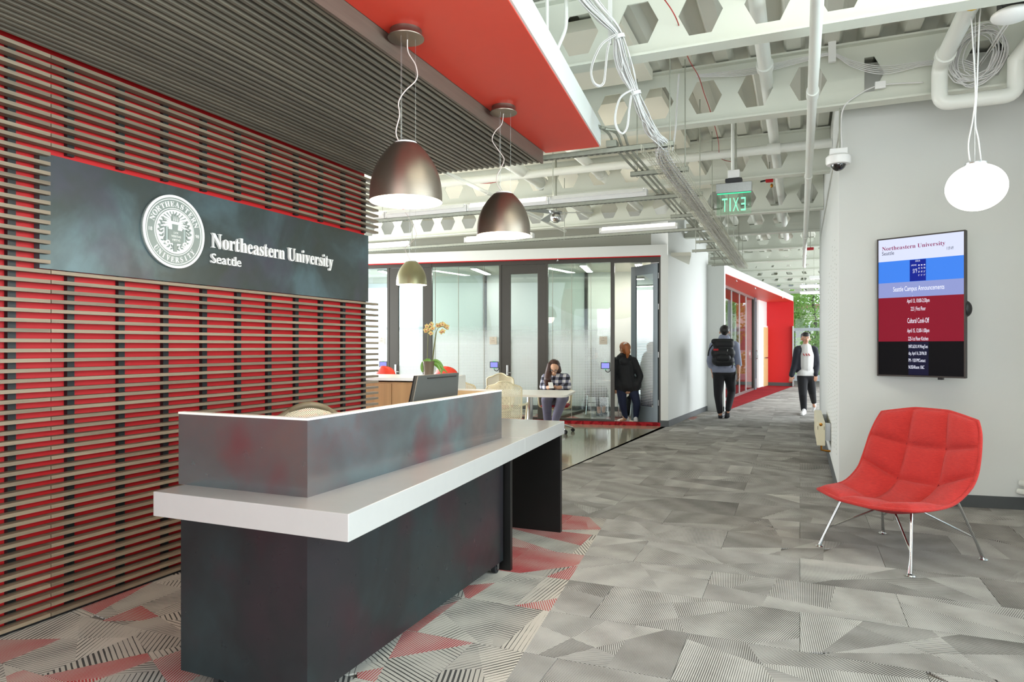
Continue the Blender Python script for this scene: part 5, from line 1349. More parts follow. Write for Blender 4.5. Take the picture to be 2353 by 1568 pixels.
# ------------------------------------------------------------------ plaques and booking tablets on the glass
for i, (u, nm, no) in enumerate(((1130, 'Huddle 2', '108'), (1385, 'Huddle 1', '107'), (872, 'Huddle 2', '108'))):
    p = PL(u, 783, GA, GA + GD); tt = (p - GA).dot(GD)
    lab = ('beige room plaque on the glass left of the closed door', 'beige room plaque on the glass left of the open door', 'pale room plaque on the glass next to the slat wall')[i]
    t = thing('room_plaque', lab, 'plaque', (p.x, p.y, 1.43), group='room plaques on the glass')
    g(MB().box(tt - .070, tt + .070, .098, .104, 1.435, 1.575)).build('plate', M['plaque'], t, bevel=.002)
    for z in (1.475, 1.535): g(MB().box(tt - .070, tt + .070, .0968, .098, z, z + .0015)).build('groove', M['ink'], t)
    mb = MB(); put_text(mb, ('p', no), frame_m(GA + GD * tt + GN * .0965 + Vector((0, 0, 1.546)), GD, (0, 0, 1), -GN), height=.014, align='C'); mb.build('room_number', M['ink'], t)
    mb = MB(); put_text(mb, ('p', nm), frame_m(GA + GD * tt + GN * .0965 + Vector((0, 0, 1.498)), GD, (0, 0, 1), -GN), height=.014, align='C'); mb.build('room_name', M['ink'], t)
for i, (u, v) in enumerate(((1132.5, 839), (1390, 841), (876, 838))):
    p = PL(u, v, GA, GA + GD); tt = (p - GA).dot(GD); z = p.z
    lab = ('room booking tablet on the glass left of the closed door', 'room booking tablet on the glass left of the open door', 'room booking tablet on the glass next to the slat wall')[i]
    t = thing('booking_tablet', lab, 'tablet', (p.x, p.y, z - .06), group='room booking tablets')
    g(MB().box(tt - .083, tt + .083, .088, .104, z - .058, z + .058)).build('bezel', M['plastic_black'], t, bevel=.004)
    g(MB().box(tt - .069, tt + .069, .0868, .088, z - .046, z + .046)).build('screen', M['tab'], t)
    for dz in (-.066, .060): g(MB().box(tt - .025, tt + .025, .092, .10, z + dz, z + dz + .006)).build('status_light', M['green_glow'], t)
    g(MB().tube(smooth_path([(tt, .095, z - .066), (tt + .01, .09, z - .10), (tt + .05, .09, z - .115), (tt + .085, .09, z - .09), (tt + .09, .095, z - .05)], 5), .007, 6)).build('cable', M['plastic_black'], t, smooth=True)

# ------------------------------------------------------------------ announcement screen
tl = PD(2016, 552, 6.07); trr = PD(2219, 527, 5.55); bl_ = PD(2020, 865, 6.07); br_ = PD(2226, 869, 5.55)
zt_, zb2 = (tl.z + trr.z) / 2, (bl_.z + br_.z) / 2
tx = Vector((trr.x - tl.x, trr.y - tl.y, 0)); TW = tx.length; tx.normalize(); tn = Vector((tx.y, -tx.x, 0)); TH = zt_ - zb2
tv = thing('announcement_screen', 'portrait wall screen showing the campus announcements', 'screen', (tl.x + tx.x * TW / 2, tl.y + tx.y * TW / 2, zb2))
XM = frame_m((tl.x, tl.y, zb2), tx, (0, 0, 1), tn)         # local x across, y up, z toward the viewer
B3 = lambda a, b, c, d, e, f: MB().box(a, b, c, d, e, f).xf(XM)
B3(0, TW, 0, TH, -.045, 0).build('casing', M['plastic_black'], tv, bevel=.004)
bz = .011
for q in ((0, TW, TH - bz, TH), (0, TW, 0, bz * 1.2), (0, bz, bz, TH - bz), (TW - bz, TW, bz, TH - bz)): B3(q[0], q[1], q[2], q[3], 0, .006).build('bezel', pm('dark_bezel', '3a3634', .35), tv)
B3(TW * .70, TW * .76, -.018, .0, -.03, .0).build('sensor', M['plastic_black'], tv, bevel=.003)
u0, u1 = bz, TW - bz; yb0, yb1 = bz * 1.2, TH - bz; Y_ = lambda f: yb1 - (yb1 - yb0) * f; X_ = lambda f: u0 + (u1 - u0) * f
def band(f0, f1, mat, a=0, b=1, z=.001): B3(X_(a), X_(b), Y_(f1), Y_(f0), z - .001, z).build('screen_field', M[mat], tv)
band(0, .163, 'scr_white'); band(.163, .322, 'scr_blue'); band(.322, .432, 'scr_lav'); band(.432, .755, 'scr_red'); band(.755, 1, 'scr_black')
band(.166, .320, 'scr_navy', .385, .575, .002); band(.757, .997, 'scr_dark', .37, .605, .002)
def stxt(s, fx, fy, h, mat, width=None, align='C', key=None, sx=1.0):
    mb = MB(); k = key or ('p', s); vs, fs, x0, x1, y0, y1 = TX[k]
    hh = h * TH; s_ = hh / .70; kx = (width * (u1 - u0)) / (x1 - x0) if width else s_ * sx
    w = (x1 - x0) * kx; ox = X_(fx) - (0 if align == 'L' else w / 2) - x0 * kx
    mb.add([XM @ Vector((v[0] * kx + ox, v[1] * s_ + Y_(fy), .0032)) for v in vs], fs); mb.build('screen_text', M[mat], tv)
stxt('NU', .045, .080, .028, 'scr_crim', .75, 'L', ('ps', 'NU')); stxt('Seattle', .045, .115, .027, 'scr_ink', .15, 'L'); stxt('11:09 AM', .81, .117, .022, 'scr_ink', .075, 'L')
stxt('SEATTLE, WA', .48, .182, .012, 'scr_txt', .055); stxt('partly cloudy', .435, .209, .012, 'scr_txt', .06); stxt('51°F', .448, .262, .030, 'scr_txt', .05)
for i, (a, b) in enumerate((('WED', '50°F'), ('THU', '49°F'), ('FRI', '51°'))): stxt(a, .495 + .032 * i, .236, .013, 'scr_txt', .018); stxt(b, .495 + .032 * i, .262, .013, 'scr_txt', .018); stxt('51°', .495 + .032 * i, .285, .011, 'scr_txt', .018)
for i in range(3): B3(X_(.486 + .032 * i), X_(.503 + .032 * i), Y_(.211), Y_(.204), .0022, .003).build('weather_mark', M['scr_txt'], tv)
stxt('Seattle Campus Announcements', .485, .388, .034, 'scr_txt', .60); stxt('.', .42, .428, .02, 'scr_txt', .008)
for (s, fy, w, h) in (('April 13, 10:00-2:30pm', .475, .265, .028), ('225 | First Floor', .533, .175, .028), ('Cultural Cook-Off', .622, .255, .036), ('April 15, 12:00-1:00pm', .690, .260, .028), ('225-1st Floor Kitchen', .748, .235, .027)): stxt(s, .485, fy, h, 'scr_txt', w)
for (s, fy, w) in (('INFO.6210..W.WangTues', .803, .225), ('day, April 16, 20196:30', .852, .21), ('PM - 9:30 PMContact:', .903, .20), ('NUSEARoom: 106C', .952, .185)): stxt(s, .372, fy, .024, 'scr_txt', w, 'L')
wallpt = tvw(.75); cpt = XM @ Vector((TW * .62, TH * .48, -.05))
MB().bar(cpt, (cpt.x + .12, cpt.y + .33, cpt.z), .06, .10).build('swivel_arm', M['plastic_black'], tv)
q = XM @ Vector((TW * .97, TH * .47, -.06)); MB().ball(q, (.05, .05, .07), 16, 10).build('mount_cover', M['plastic_black'], tv, smooth=True)

# ------------------------------------------------------------------ red quilted lounge chair
lc = thing('lounge_chair', 'red quilted lounge chair on thin chrome legs', 'chair', (.6065, 5.274, 0), world=False)
lc.rotation_euler = (0, 0, math.atan2(-.686, .728))
rows = [  # (y, z) at centre, half width, edge lift (z), edge pull (y)
    (-.405, .372, .350, .022, .065), (-.22, .335, .385, .060, .02), (-.02, .330, .395, .085, .0), (.12, .375, .405, .12, .0), (.21, .456, .410, .12, -.03),
    (.265, .58, .405, .08, -.05), (.30, .70, .395, .05, -.055), (.328, .83, .375, .01, -.05), (.35, .957, .345, -.045, -.05)]
def rowat(t):
    n = len(rows) - 1; f = t * n; i = min(int(f), n - 1); q = f - i
    a, b, c, d = rows[max(i-1, 0)], rows[i], rows[i+1], rows[min(i+2, n)]
    return [.5*((2*b[k]) + (c[k]-a[k])*q + (2*a[k]-5*b[k]+4*c[k]-d[k])*q*q + (3*b[k]-a[k]-3*c[k]+d[k])*q**3) for k in range(5)]
def lf(s): return .75 * max(0, (abs(s) - .36) / .64) + .25 * s * s
def shell(s, t):
    y, z, hw, el, ep = rowat(t); return Vector((hw * s, y + ep * lf(s), z + el * lf(s)))
SU, ST = 48, 72; cols = [-1, -.36, .36, 1]; rt = [0, .2, .5, .75, 1.0]
def puff(v, e):
    for i in range(len(e) - 1):
        if e[i] <= v <= e[i+1]: f = (v - e[i]) / (e[i+1] - e[i]) * 2 - 1; return 1 - abs(f) ** 3.2
    return 0
top = MB(); bot = MB(); Pm = [[None]*(SU+1) for _ in range(ST+1)]
for j in range(ST + 1):
    for i in range(SU + 1):
        s, t = i / SU * 2 - 1, j / ST; p = shell(s, t); e = 1e-3
        n = (shell(min(s+e, 1), t) - shell(max(s-e, -1), t)).cross(shell(s, min(t+e, 1)) - shell(s, max(t-e, 0))).normalized()
        hgt = .006 + .046 * (puff(s, cols) * puff(t, rt)) ** .7
        top.v.append(tuple(p + n * hgt)); bot.v.append(tuple(p - n * .022 * (1 - abs(s) ** 6) * (1 - abs(2*t-1) ** 8)))
for j in range(ST):
    for i in range(SU):
        a = j*(SU+1)+i; top.f.append((a, a+1, a+SU+2, a+SU+1)); bot.f.append((a, a+SU+1, a+SU+2, a+1))
top.build('quilted_cushion', M['lounge'], lc, smooth=True)
bot.build('shell', pm('dark_red_shell_fabric', '9c1a20', .8, bump=.2, bscale=200), lc, smooth=True)
edge = [shell(i / 24 * 2 - 1, 0) for i in range(25)] + [shell(1, j / 30) for j in range(1, 31)] + [shell(1 - i / 12, 1) for i in range(1, 24)] + [shell(-1, 1 - j / 30) for j in range(0, 30)]
MB().tube(edge, .012, 8, closed=True).build('piping', M['lounge'], lc, smooth=True)
for k, c in enumerate(cols[1:3]): MB().tube([shell(c, t / 40) + Vector((0, -.006, .006)) for t in range(1, 40)], .0035, 5).build('seam', pm('seam_thread', '8c1418', .8), lc, smooth=True)
for (fx, fy) in ((-.323, -.358), (.358, -.358), (.332, .380), (-.368, .336)):
    sx_ = 1 if fx > 0 else -1; sy = 1 if fy > 0 else -1
    hip = Vector((fx * .74, fy * .62, .36 if sy < 0 else .40)); foot = Vector((fx, fy, .012))
    lg = MB().tube([hip, hip.lerp(foot, .7), foot], .0085, 10).build('leg', M['chrome'], lc, smooth=40)
    kn = hip.lerp(foot, .66); MB().tube([Vector((fx * .18, fy * .30, .30)), kn, foot + Vector((-.012 * sx_, 0, 0))], .0065, 8).build('brace', M['chrome'], lg, smooth=40)
    MB().lathe([(.0, 0), (.027, 0), (.029, .004), (.024, .010), (.0, .013)], foot - Vector((0, 0, .012)), 20).build('glide', M['chrome'], lg, smooth=40)
# ------------------------------------------------------------------ radiator on the corridor side of the right block
ra = thing('radiator', 'low cream panel radiator on the corridor wall behind the lounge chair', 'radiator', (.22, 9.3, .25))
MB().box(.18, .267, 8.6, 10.2, .258, .528).build('panel', M['rad'], ra, bevel=.004)
for y in (8.75, 9.9): MB().box(.267, .329, y, y + .07, .3, .5).build('bracket', M['brushed'], ra)
MB().lathe([(.0, 0), (.014, 0), (.018, .004), (.0, .008)], (.222, 8.6, .50), 16, (0, -1, 0)).build('vent_plug', M['brass'], ra, smooth=40)
for x in (.19, .257): MB().box(x - .002, x + .002, 8.5985, 8.6, .44, .48).build('slot', M['black'], ra)
MB().tube([(.23, 8.68, .258), (.23, 8.68, .20), (.29, 8.68, .19), (.325, 8.68, .19)], .013, 8).build('valve_pipe', M['brass'], ra, smooth=40)
# sprinkler heads
for i, (u, v, z, lab) in enumerate(((1282, 596, 2.975, 'small sprinkler head under the red soffit of the meeting rooms'), (1692, 644, 2.968, 'nearest of three sprinkler heads under the far red soffit'), (1735, 661, 2.968, 'middle of three sprinkler heads under the far red soffit'), (1798, 683, 2.968, 'farthest of three sprinkler heads under the far red soffit'))):
    p = PZ(u, v, z); t = thing('sprinkler_head', lab, 'sprinkler', tuple(p), group='sprinkler heads')
    MB().cyl((p.x, p.y, z - .03), (p.x, p.y, z), .012).build('body', M['chrome'], t); MB().cyl((p.x, p.y, z - .035), (p.x, p.y, z - .03), .03).build('deflector', M['chrome'], t)
# ------------------------------------------------------------------ people
def V(u, v, d): return PD(u, v, d)
def blob(caps, name, mat, parent, vox=.010, it=4, label=None):
    mb = MB()
    for (a, b, ra, rb) in caps: mb.cap(a, b, ra, rb)
    return mb.build(name, M[mat] if isinstance(mat, str) else mat, parent, smooth=True, mods=[remesh(vox, it)], label=label)
def chain(pts, rs): return [(pts[i], pts[i+1], rs[i], rs[i+1]) for i in range(len(pts) - 1)]
UPV = Vector((0, 0, 1)); RV = Vector((RT[0], RT[1], 0)); FV = Vector((FW[0], FW[1], 0))
def head_caps(c, s=1.0, face=None):
    """c = centre of the skull; face = unit vector the face looks along"""
    f = (face or -FV).normalized(); up = UPV
    r = [(c + up*.015*s - f*.012*s, c + up*.02*s + f*.012*s, .082*s, .080*s), (c + up*.0*s + f*.03*s, c - up*.062*s + f*.048*s, .066*s, .040*s),
         (c + f*.086*s - up*.012*s, c + f*.104*s - up*.034*s, .010*s, .013*s)]
    sd = f.cross(up).normalized()
    for q in (-1, 1): r.append((c + sd*(q*.080*s) - up*.005*s, c + sd*(q*.084*s) - up*.035*s, .014*s, .010*s))
    return r
def face_bits(parent, c, f, s=1.0, glasses=False):
    f = f.normalized(); sd = f.cross(UPV).normalized(); up = sd.cross(f).normalized()
    for q in (-1, 1):
        e = c + f*.084*s + sd*(q*.030*s) + up*.002*s
        MB().ball(e, (.011*s, .011*s, .007*s), 10, 6).build('eye', M['plastic_white'], parent, smooth=True); MB().ball(e + f*.007*s, .0055*s, 8, 6).build('iris', M['hair_dark'], parent, smooth=True)
        MB().bar(e + up*.018*s - sd*.014*s + f*.006*s, e + up*.018*s + sd*.014*s + f*.006*s, .006*s, .006*s).build('eyebrow', M['hair_dark'], parent)
    MB().cap(c + f*.086*s - up*.056*s - sd*.018*s, c + f*.086*s - up*.056*s + sd*.018*s, .006*s, .006*s).build('mouth', pm('lips', 'a8584f', .5), parent, smooth=True)
def hand_caps(w, d, n, L=.17, curl=.25, thumb=1):
    """palm + five fingers: w wrist, d direction, n palm normal"""
    d = d.normalized(); n = (n - d * n.dot(d)).normalized(); s = d.cross(n); k = L / .17; r = []
    for q in (-.026, -.009, .009, .026): r.append((w + s*q*.6*k, w + d*.075*k + s*q*k, .017*k, .012*k))
    for q, l in ((-.030, .058), (-.010, .072), (.010, .076), (.029, .066)):
        a = w + d*.078*k + s*q*k; b = a + (d + n*curl)*.45*l*k; c = b + (d*.75 + n*curl*2.6).normalized()*.55*l*k
        r += [(a, b, .0095*k, .0088*k), (b, c, .0088*k, .0075*k)]
    a = w + d*.022*k + s*.026*thumb*k; b = a + (d*.6 + s*.75*thumb + n*.3).normalized()*.042*k; c = b + (d*.9 + s*.15*thumb + n*.5).normalized()*.034*k
    r += [(a, b, .013*k, .0105*k), (b, c, .0105*k, .0085*k)]
    return r
def shoe(heel, toe, name, mat, parent, r=.042):
    heel, toe = Vector(heel), Vector(toe); d = toe - heel
    up = UPV
    blob([(heel + up*.04, heel + d*.35 + up*.045, r, r*1.05), (heel + d*.35 + up*.04, toe + up*.028, r*1.05, r*.75), (heel + up*.07, heel + d*.2 + up*.075, r*.95, r*.85)], name, mat, parent, .008, 3)
    q = MB().cap(heel + up*.012, toe + up*.012, r*1.02, r*.82); q.v = [(p[0], p[1], max(.0, .012 + (p[2] - .012) * .3)) for p in q.v]
    q.build('sole', M[mat], parent, smooth=True)

# --- woman standing in the doorway, back to the camera
D1 = 12.45
wo = thing('person', 'person in a black hooded jacket and dark jeans standing in the open doorway', 'person', tuple(PZ(1446, 971)))
hc = V(1435, 801, D1 - .05); fdir = (FV * .8 - RV * .75).normalized()
bod = head_caps(hc, 1.0, fdir) + chain([V(1434, 812, D1), V(1433, 824, D1)], [.052, .058])
bod += chain([V(1434, 835, D1), V(1437, 860, D1), V(1440, 890, D1)], [.13, .11, .13]) + chain([V(1416, 829, D1), V(1411, 862, D1), V(1414, 888, D1)], [.05, .042, .03]) + chain([V(1455, 829, D1), V(1471, 864, D1), V(1463, 884, D1 - .05)], [.05, .042, .03])
bod += chain([V(1428, 890, D1), V(1430, 927, D1), V(1436, 961, D1 + .05)], [.075, .05, .036]) + chain([V(1453, 890, D1), V(1463, 926, D1), V(1461, 960, D1 + .08)], [.075, .05, .036])
bod += hand_caps(V(1414, 888, D1), -UPV + RV * .1, FV, .165, .3, 1) + hand_caps(V(1463, 880, D1 - .05), -UPV * .2 - RV, FV, .165, .3, -1)
bod += [(V(1437, 964, D1 + .1), V(1427, 967, D1 + .05), .03, .025), (V(1461, 963, D1 + .1), V(1462, 965, D1 + .25), .03, .025)]
blob(bod, 'body', 'skin2', wo, .0075, 3)
j = chain([V(1434, 826, D1), V(1436, 842, D1), V(1438, 862, D1), V(1441, 882, D1)], [.135, .165, .155, .175]) + [(V(1417, 829, D1), V(1454, 829, D1), .075, .075), (V(1426, 884, D1), V(1457, 884, D1), .125, .135), (V(1430, 893, D1), V(1456, 889, D1), .11, .12)]
j += chain([V(1416, 830, D1), V(1410, 860, D1), V(1414, 890, D1 - .02)], [.075, .062, .055]) + chain([V(1456, 830, D1), V(1471, 864, D1), V(1466, 880, D1 - .08)], [.075, .062, .060])
j += [(V(1424, 822, D1 - .08), V(1445, 822, D1 - .08), .06, .06), (V(1432, 830, D1 - .13), V(1438, 832, D1 - .13), .07, .07), (V(1435, 818, D1 + .03), V(1434, 822, D1), .075, .09)]
blob(j, 'jacket', 'jacket', wo, .012, 3)
blob(chain([V(1428, 888, D1), V(1430, 926, D1), V(1437, 958, D1 + .05)], [.105, .072, .048]) + chain([V(1452, 888, D1), V(1463, 926, D1), V(1461, 957, D1 + .08)], [.105, .072, .048]) + [(V(1430, 885, D1), V(1452, 885, D1), .11, .11)], 'jeans', 'jeans', wo, .011, 3)
hh = blob([(hc + UPV*.02 - fdir*.02, hc + UPV*.03 + fdir*.0, .098, .094), (hc - UPV*.03 - fdir*.03, hc - UPV*.055 - fdir*.035, .075, .06)], 'hair', 'hair_auburn', wo, .009, 3)
blob(chain([V(1437, 792, D1 - .14), V(1441, 797, D1 - .17), V(1443, 810, D1 - .16), V(1441, 824, D1 - .13)], [.035, .045, .045, .015]), 'ponytail', 'hair_auburn', wo, .008, 3)
MB().lathe([(.02, -.008), (.034, -.006), (.034, .006), (.02, .008)], V(1437, 791.5, D1 - .155), 14, (.2, -.6, -.5)).build('hair_tie', M['plastic_white'], wo, smooth=True)
h1 = PZ(1441, 970); t1 = PZ(1422, 971.5); shoe(h1, t1, 'shoe', 'shoe_white', wo); h2 = PZ(1461, 972); t2 = PZ(1463, 968.5); shoe(h2, t2, 'shoe', 'shoe_white', wo)

# --- man with the backpack walking away
D2 = 13.2
ma = thing('person', 'person with a black backpack walking away down the corridor', 'person', tuple(PZ(1657, 963)))
hc = V(1665, 762, D2 + .02); f2 = (FV + RV * .35).normalized()
bod = head_caps(hc, 1.08, f2) + chain([V(1665, 774, D2), V(1664, 784, D2)], [.058, .066]) + chain([V(1663, 800, D2), V(1663, 830, D2), V(1664, 848, D2)], [.14, .12, .10])
ra_ = [V(1689, 794, D2), V(1696, 832, D2), V(1697, 858, D2 - .08)]; la_ = [V(1640, 795, D2), V(1632, 830, D2), V(1638, 856, D2 + .12)]
bod += chain(ra_, [.055, .045, .030]) + chain(la_, [.055, .045, .030]) + hand_caps(ra_[2], -UPV - FV * .1, -RV, .185, .3, -1) + hand_caps(la_[2], -UPV + FV * .2, RV, .185, .3, 1)
LL = [V(1652, 862, D2), V(1650, 907, D2), V(1655, 950, D2 + .0)]; RL = [V(1676, 862, D2), V(1681, 900, D2 + .12), V(1673, 940, D2 - .05)]
bod += chain(LL, [.085, .058, .042]) + chain(RL, [.085, .058, .042]) + [(V(1655, 952, D2), V(1656, 956, D2 + .12), .035, .03), (V(1673, 942, D2 - .05), V(1672, 953, D2 - .02), .035, .03)]
blob(bod, 'body', 'skin', ma, .0075, 3)
sh = chain([V(1663, 787, D2), V(1663, 805, D2), V(1663, 830, D2), V(1664, 848, D2)], [.13, .175, .165, .13]) + [(V(1643, 793, D2), V(1686, 793, D2), .082, .082), (V(1652, 850, D2), V(1675, 850, D2), .135, .135)]
sh += chain(ra_[:2] + [V(1697, 838, D2)], [.085, .07, .066]) + chain(la_[:2] + [V(1634, 840, D2 + .05)], [.085, .07, .066]) + [(V(1660, 777, D2), V(1669, 778, D2), .075, .075)]
blob(sh, 'shirt', 'shirt_grey', ma, .012, 3)
blob(chain(LL[:2] + [V(1654, 946, D2)], [.118, .082, .056]) + chain(RL, [.118, .082, .056]) + [(V(1652, 857, D2), V(1676, 857, D2), .125, .125)], 'trousers', 'blackpants', ma, .011, 3)
blob([(hc + UPV*.03 - f2*.02, hc + UPV*.045 + f2*.03, .096, .088), (hc - UPV*.005 - f2*.045, hc - UPV*.03 - f2*.045, .07, .055)], 'hair', 'hair_dark', ma, .009, 3)
shoe(PZ(1655, 962), PZ(1663, 956.5), 'shoe', 'shoe_dark', ma)
q = V(1672, 956, D2 - .02); 
blob([(q, q + Vector((0, 0, .10)), .045, .042), (q + Vector((0, 0, .08)), q + Vector((0, 0, -.07)) + FV * .1, .044, .036)], 'shoe', 'shoe_dark', ma, .009, 3)
bp = thing('backpack', 'black backpack with a red label worn by the person walking away', 'bag', tuple(V(1661, 838, D2 - .3)))
DB = D2 - .27
blob([(V(1650, 792, DB), V(1675, 792, DB), .10, .10), (V(1648, 812, DB - .02), V(1675, 812, DB - .02), .115, .115), (V(1649, 829, DB), V(1674, 829, DB), .11, .11)], 'main_body', 'backpack', bp, .014, 2)
blob([(V(1641, 785, DB), V(1680, 785, DB), .055, .055)], 'top_flap', 'backpack', bp, .012, 1)
blob([(V(1652, 822, DB - .09), V(1670, 822, DB - .09), .075, .075)], 'front_pocket', 'backpack', bp, .012, 1)
c = V(1645, 804, DB - .135); MB().bar(c - RV * .045, c + RV * .045, .02, .035).build('label_patch', M['redplastic'], bp)
MB().tube(smooth_path([V(1640, 790, DB + .05), V(1630, 803, DB + .02), V(1627, 818, DB)], 5), .012, 6).build('strap', M['backpack'], bp, smooth=True)
MB().tube(smooth_path([V(1684, 812, DB + .03), V(1685, 830, DB + .02), V(1682, 846, DB)], 5), .010, 6).build('strap', M['backpack'], bp, smooth=True)
MB().tube([V(1672, 803, DB - .12), V(1669, 822, DB - .13)], .006, 6).build('zip', M['brushed'], bp)

# --- man coming towards the camera
D3 = 14.2
mb2 = thing('person', 'person in a dark jacket and pale tee walking towards the camera', 'person', tuple(PZ(1846, 953)))
hc = V(1851, 778, D3 - .02); f3 = (-FV - RV * .15).normalized()
bod = head_caps(hc, 1.05, f3) + chain([V(1851, 790, D3), V(1852, 800, D3)], [.055, .062]) + chain([V(1852, 812, D3), V(1852, 840, D3), V(1853, 855, D3)], [.13, .11, .09])
A1 = [V(1832, 807, D3), V(1826, 840, D3), V(1819, 862, D3 - .05)]; A2 = [V(1872, 807, D3), V(1877, 838, D3), V(1874, 860, D3 - .1)]
bod += chain(A1, [.052, .043, .03]) + chain(A2, [.052, .043, .03]) + hand_caps(A1[2], -UPV - RV * .1, FV, .18, .25, 1) + hand_caps(A2[2], -UPV, FV, .18, .25, -1)
L1 = [V(1844, 868, D3), V(1845, 908, D3 - .08), V(1847, 941, D3 - .02)]; L2 = [V(1861, 868, D3), V(1866, 900, D3 + .12), V(1870, 924, D3 + .42)]
bod += chain(L1, [.082, .056, .04]) + chain(L2, [.082, .056, .04]) + [(V(1847, 945, D3), V(1845, 950, D3 - .12), .035, .03), (V(1870, 926, D3 + .42), V(1871, 934, D3 + .40), .035, .03)]
blob(bod, 'body', 'skin', mb2, .0075, 3); face_bits(mb2, hc, f3, 1.05)
blob(chain([V(1852, 801, D3), V(1852, 818, D3), V(1852, 842, D3), V(1853, 856, D3)], [.115, .155, .145, .11]) + [(V(1845, 859, D3), V(1861, 859, D3), .125, .125)], 'tee', 'shirt_white', mb2, .011, 3)
jk = []
for (pa, pb, pc, arm) in ((V(1834, 806, D3 + .02), V(1835, 828, D3 + .03), V(1836, 850, D3 + .03), A1), (V(1870, 806, D3 + .02), V(1870, 828, D3 + .03), V(1870, 850, D3 + .03), A2)):
    jk += chain([pa, pb, pc], [.09, .095, .085]) + chain(arm, [.078, .066, .055])
jk += [(V(1836, 806, D3 + .08), V(1868, 806, D3 + .08), .11, .11), (V(1840, 835, D3 + .12), V(1866, 835, D3 + .12), .12, .12)]
blob(jk, 'jacket', pm('navy_jacket', '181a26', .8, var=.2), mb2, .012, 3)
blob(chain(L1, [.112, .08, .06]) + chain(L2, [.112, .08, .055]) + [(V(1845, 864, D3), V(1860, 864, D3), .118, .118)], 'trousers', 'blackpants', mb2, .011, 3)
blob([(hc + UPV*.040 - f3*.025, hc + UPV*.062 + f3*.022, .092, .078), (hc + UPV*.0 - f3*.05, hc - UPV*.03 - f3*.05, .075, .055)], 'hair', 'hair_dark', mb2, .008, 3)
c = V(1852, 814, D3 - .165)
for k in range(3): MB().bar(c + RV*(-.06 + .055*k) + UPV*.01, c + RV*(-.03 + .055*k) - UPV*.035, .02, .012).build('shirt_print', M['redplastic'], mb2)
shoe(PZ(1848, 951), PZ(1843, 955.5), 'shoe', 'shoe_white', mb2)
q = V(1871, 930, D3 + .42); blob([(q, q - UPV * .12 + FV * .05, .045, .036)], 'shoe', 'shoe_white', mb2, .009, 3)

# --- woman sitting at the cafe table with a phone
D4 = 10.95
ws = thing('person', 'person in a plaid shirt and glasses sitting at the table looking at a phone', 'person', tuple(PZ(1270, 996)))
hc = V(1273, 846, D4 - .10); f4 = (-FV * .85 - RV * .1 - UPV * .5).normalized()
bod = head_caps(hc, 1.0, f4) + chain([V(1275, 857, D4 - .03), V(1277, 868, D4)], [.05, .055]) + chain([V(1277, 878, D4), V(1278, 895, D4), V(1278, 912, D4 + .05)], [.12, .11, .13])
S1 = [V(1254, 868, D4), V(1248, 889, D4 - .06), V(1262, 891.5, D4 - .24)]; S2 = [V(1300, 868, D4), V(1305, 889, D4 - .06), V(1279, 891.5, D4 - .24)]
bod += chain(S1, [.048, .042, .030]) + chain(S2, [.048, .042, .030]) + hand_caps(S1[2], RV * .6 - FV * .4 - UPV * .0, UPV, .15, .5, 1) + hand_caps(S2[2], -RV * .7 - FV * .3, UPV, .15, .5, -1)
K1 = [V(1262, 916, D4), V(1256, 919, D4 - .42), V(1258, 965, D4 - .30), V(1259, 990, D4 - .28)]; K2 = [V(1290, 914, D4), V(1291, 920, D4 - .45), V(1277, 962, D4 - .5), V(1273, 990, D4 - .5)]
bod += chain(K1, [.085, .06, .045, .035]) + chain(K2, [.085, .06, .045, .035])
blob(bod, 'body', 'skin2', ws, .007, 3); face_bits(ws, hc, f4)
sdv = f4.cross(UPV).normalized(); upv = sdv.cross(f4).normalized()
for q in (-1, 1):
    c = hc + f4 * .100 + sdv * (q * .033); MB().tube([c + sdv * (.026 * math.cos(a)) + upv * (.019 * math.sin(a)) for a in [2 * math.pi * i / 16 for i in range(16)]], .003, 5, closed=True).build('glasses', M['plastic_black'], ws, smooth=True)
c = hc + f4 * .103; MB().cyl(c - sdv * .008, c + sdv * .008, .0025, n=6).build('glasses', M['plastic_black'], ws)
blob(chain([V(1277, 866, D4), V(1277, 878, D4), V(1278, 895, D4), V(1278, 910, D4 + .04)], [.10, .142, .142, .15]) + [(V(1258, 868, D4), V(1297, 868, D4), .068, .068)] + chain(S1[:2] + [V(1256, 890.5, D4 - .17)], [.070, .058, .046]) + chain(S2[:2] + [V(1290, 890.5, D4 - .16)], [.070, .058, .046]), 'plaid_shirt', 'plaid', ws, .010, 2)
blob(chain(K1, [.105, .085, .062, .055]) + chain(K2, [.105, .085, .062, .055]) + [(V(1264, 914, D4), V(1290, 914, D4), .12, .12)], 'trousers', 'greypants', ws, .011, 3)
bk = hc - f4 * .03
blob([(bk + UPV*.03, bk + UPV*.02 - f4*.02, .097, .10), (bk - sdv*.06 - UPV*.01, bk - sdv*.075 - UPV*.06, .05, .045), (bk + sdv*.06, bk + sdv*.07 - UPV*.05, .045, .035)] + chain([V(1263, 838, D4 - .12), V(1260, 858, D4 - .13), V(1258, 872, D4 - .17), V(1256, 884, D4 - .17)], [.04, .058, .06, .035]) + chain([V(1268, 850, D4 + .02), V(1266, 868, D4 + .0), V(1262, 880, D4 - .1)], [.06, .06, .04]), 'hair', 'hair_brown', ws, .009, 3)
for (p, dd) in ((K1[3], 0), (K2[3], 0)):
    b = PZ(1176, 1000, 0); p0 = Vector((p.x, p.y, 0)); shoe(p0 + FV * .05, p0 - FV * .17, 'shoe', 'shoe_dark', ws)
ph = V(1266, 886, D4 - .33)
o = MB().box(-.036, .036, -.005, .005, -.07, .07).build('smartphone', M['plastic_white'], bevel=.004); o.location = ph; o.rotation_euler = (math.radians(-52), 0, YAW + .1)
tag(o, 'white smartphone held by the woman at the table', 'phone')

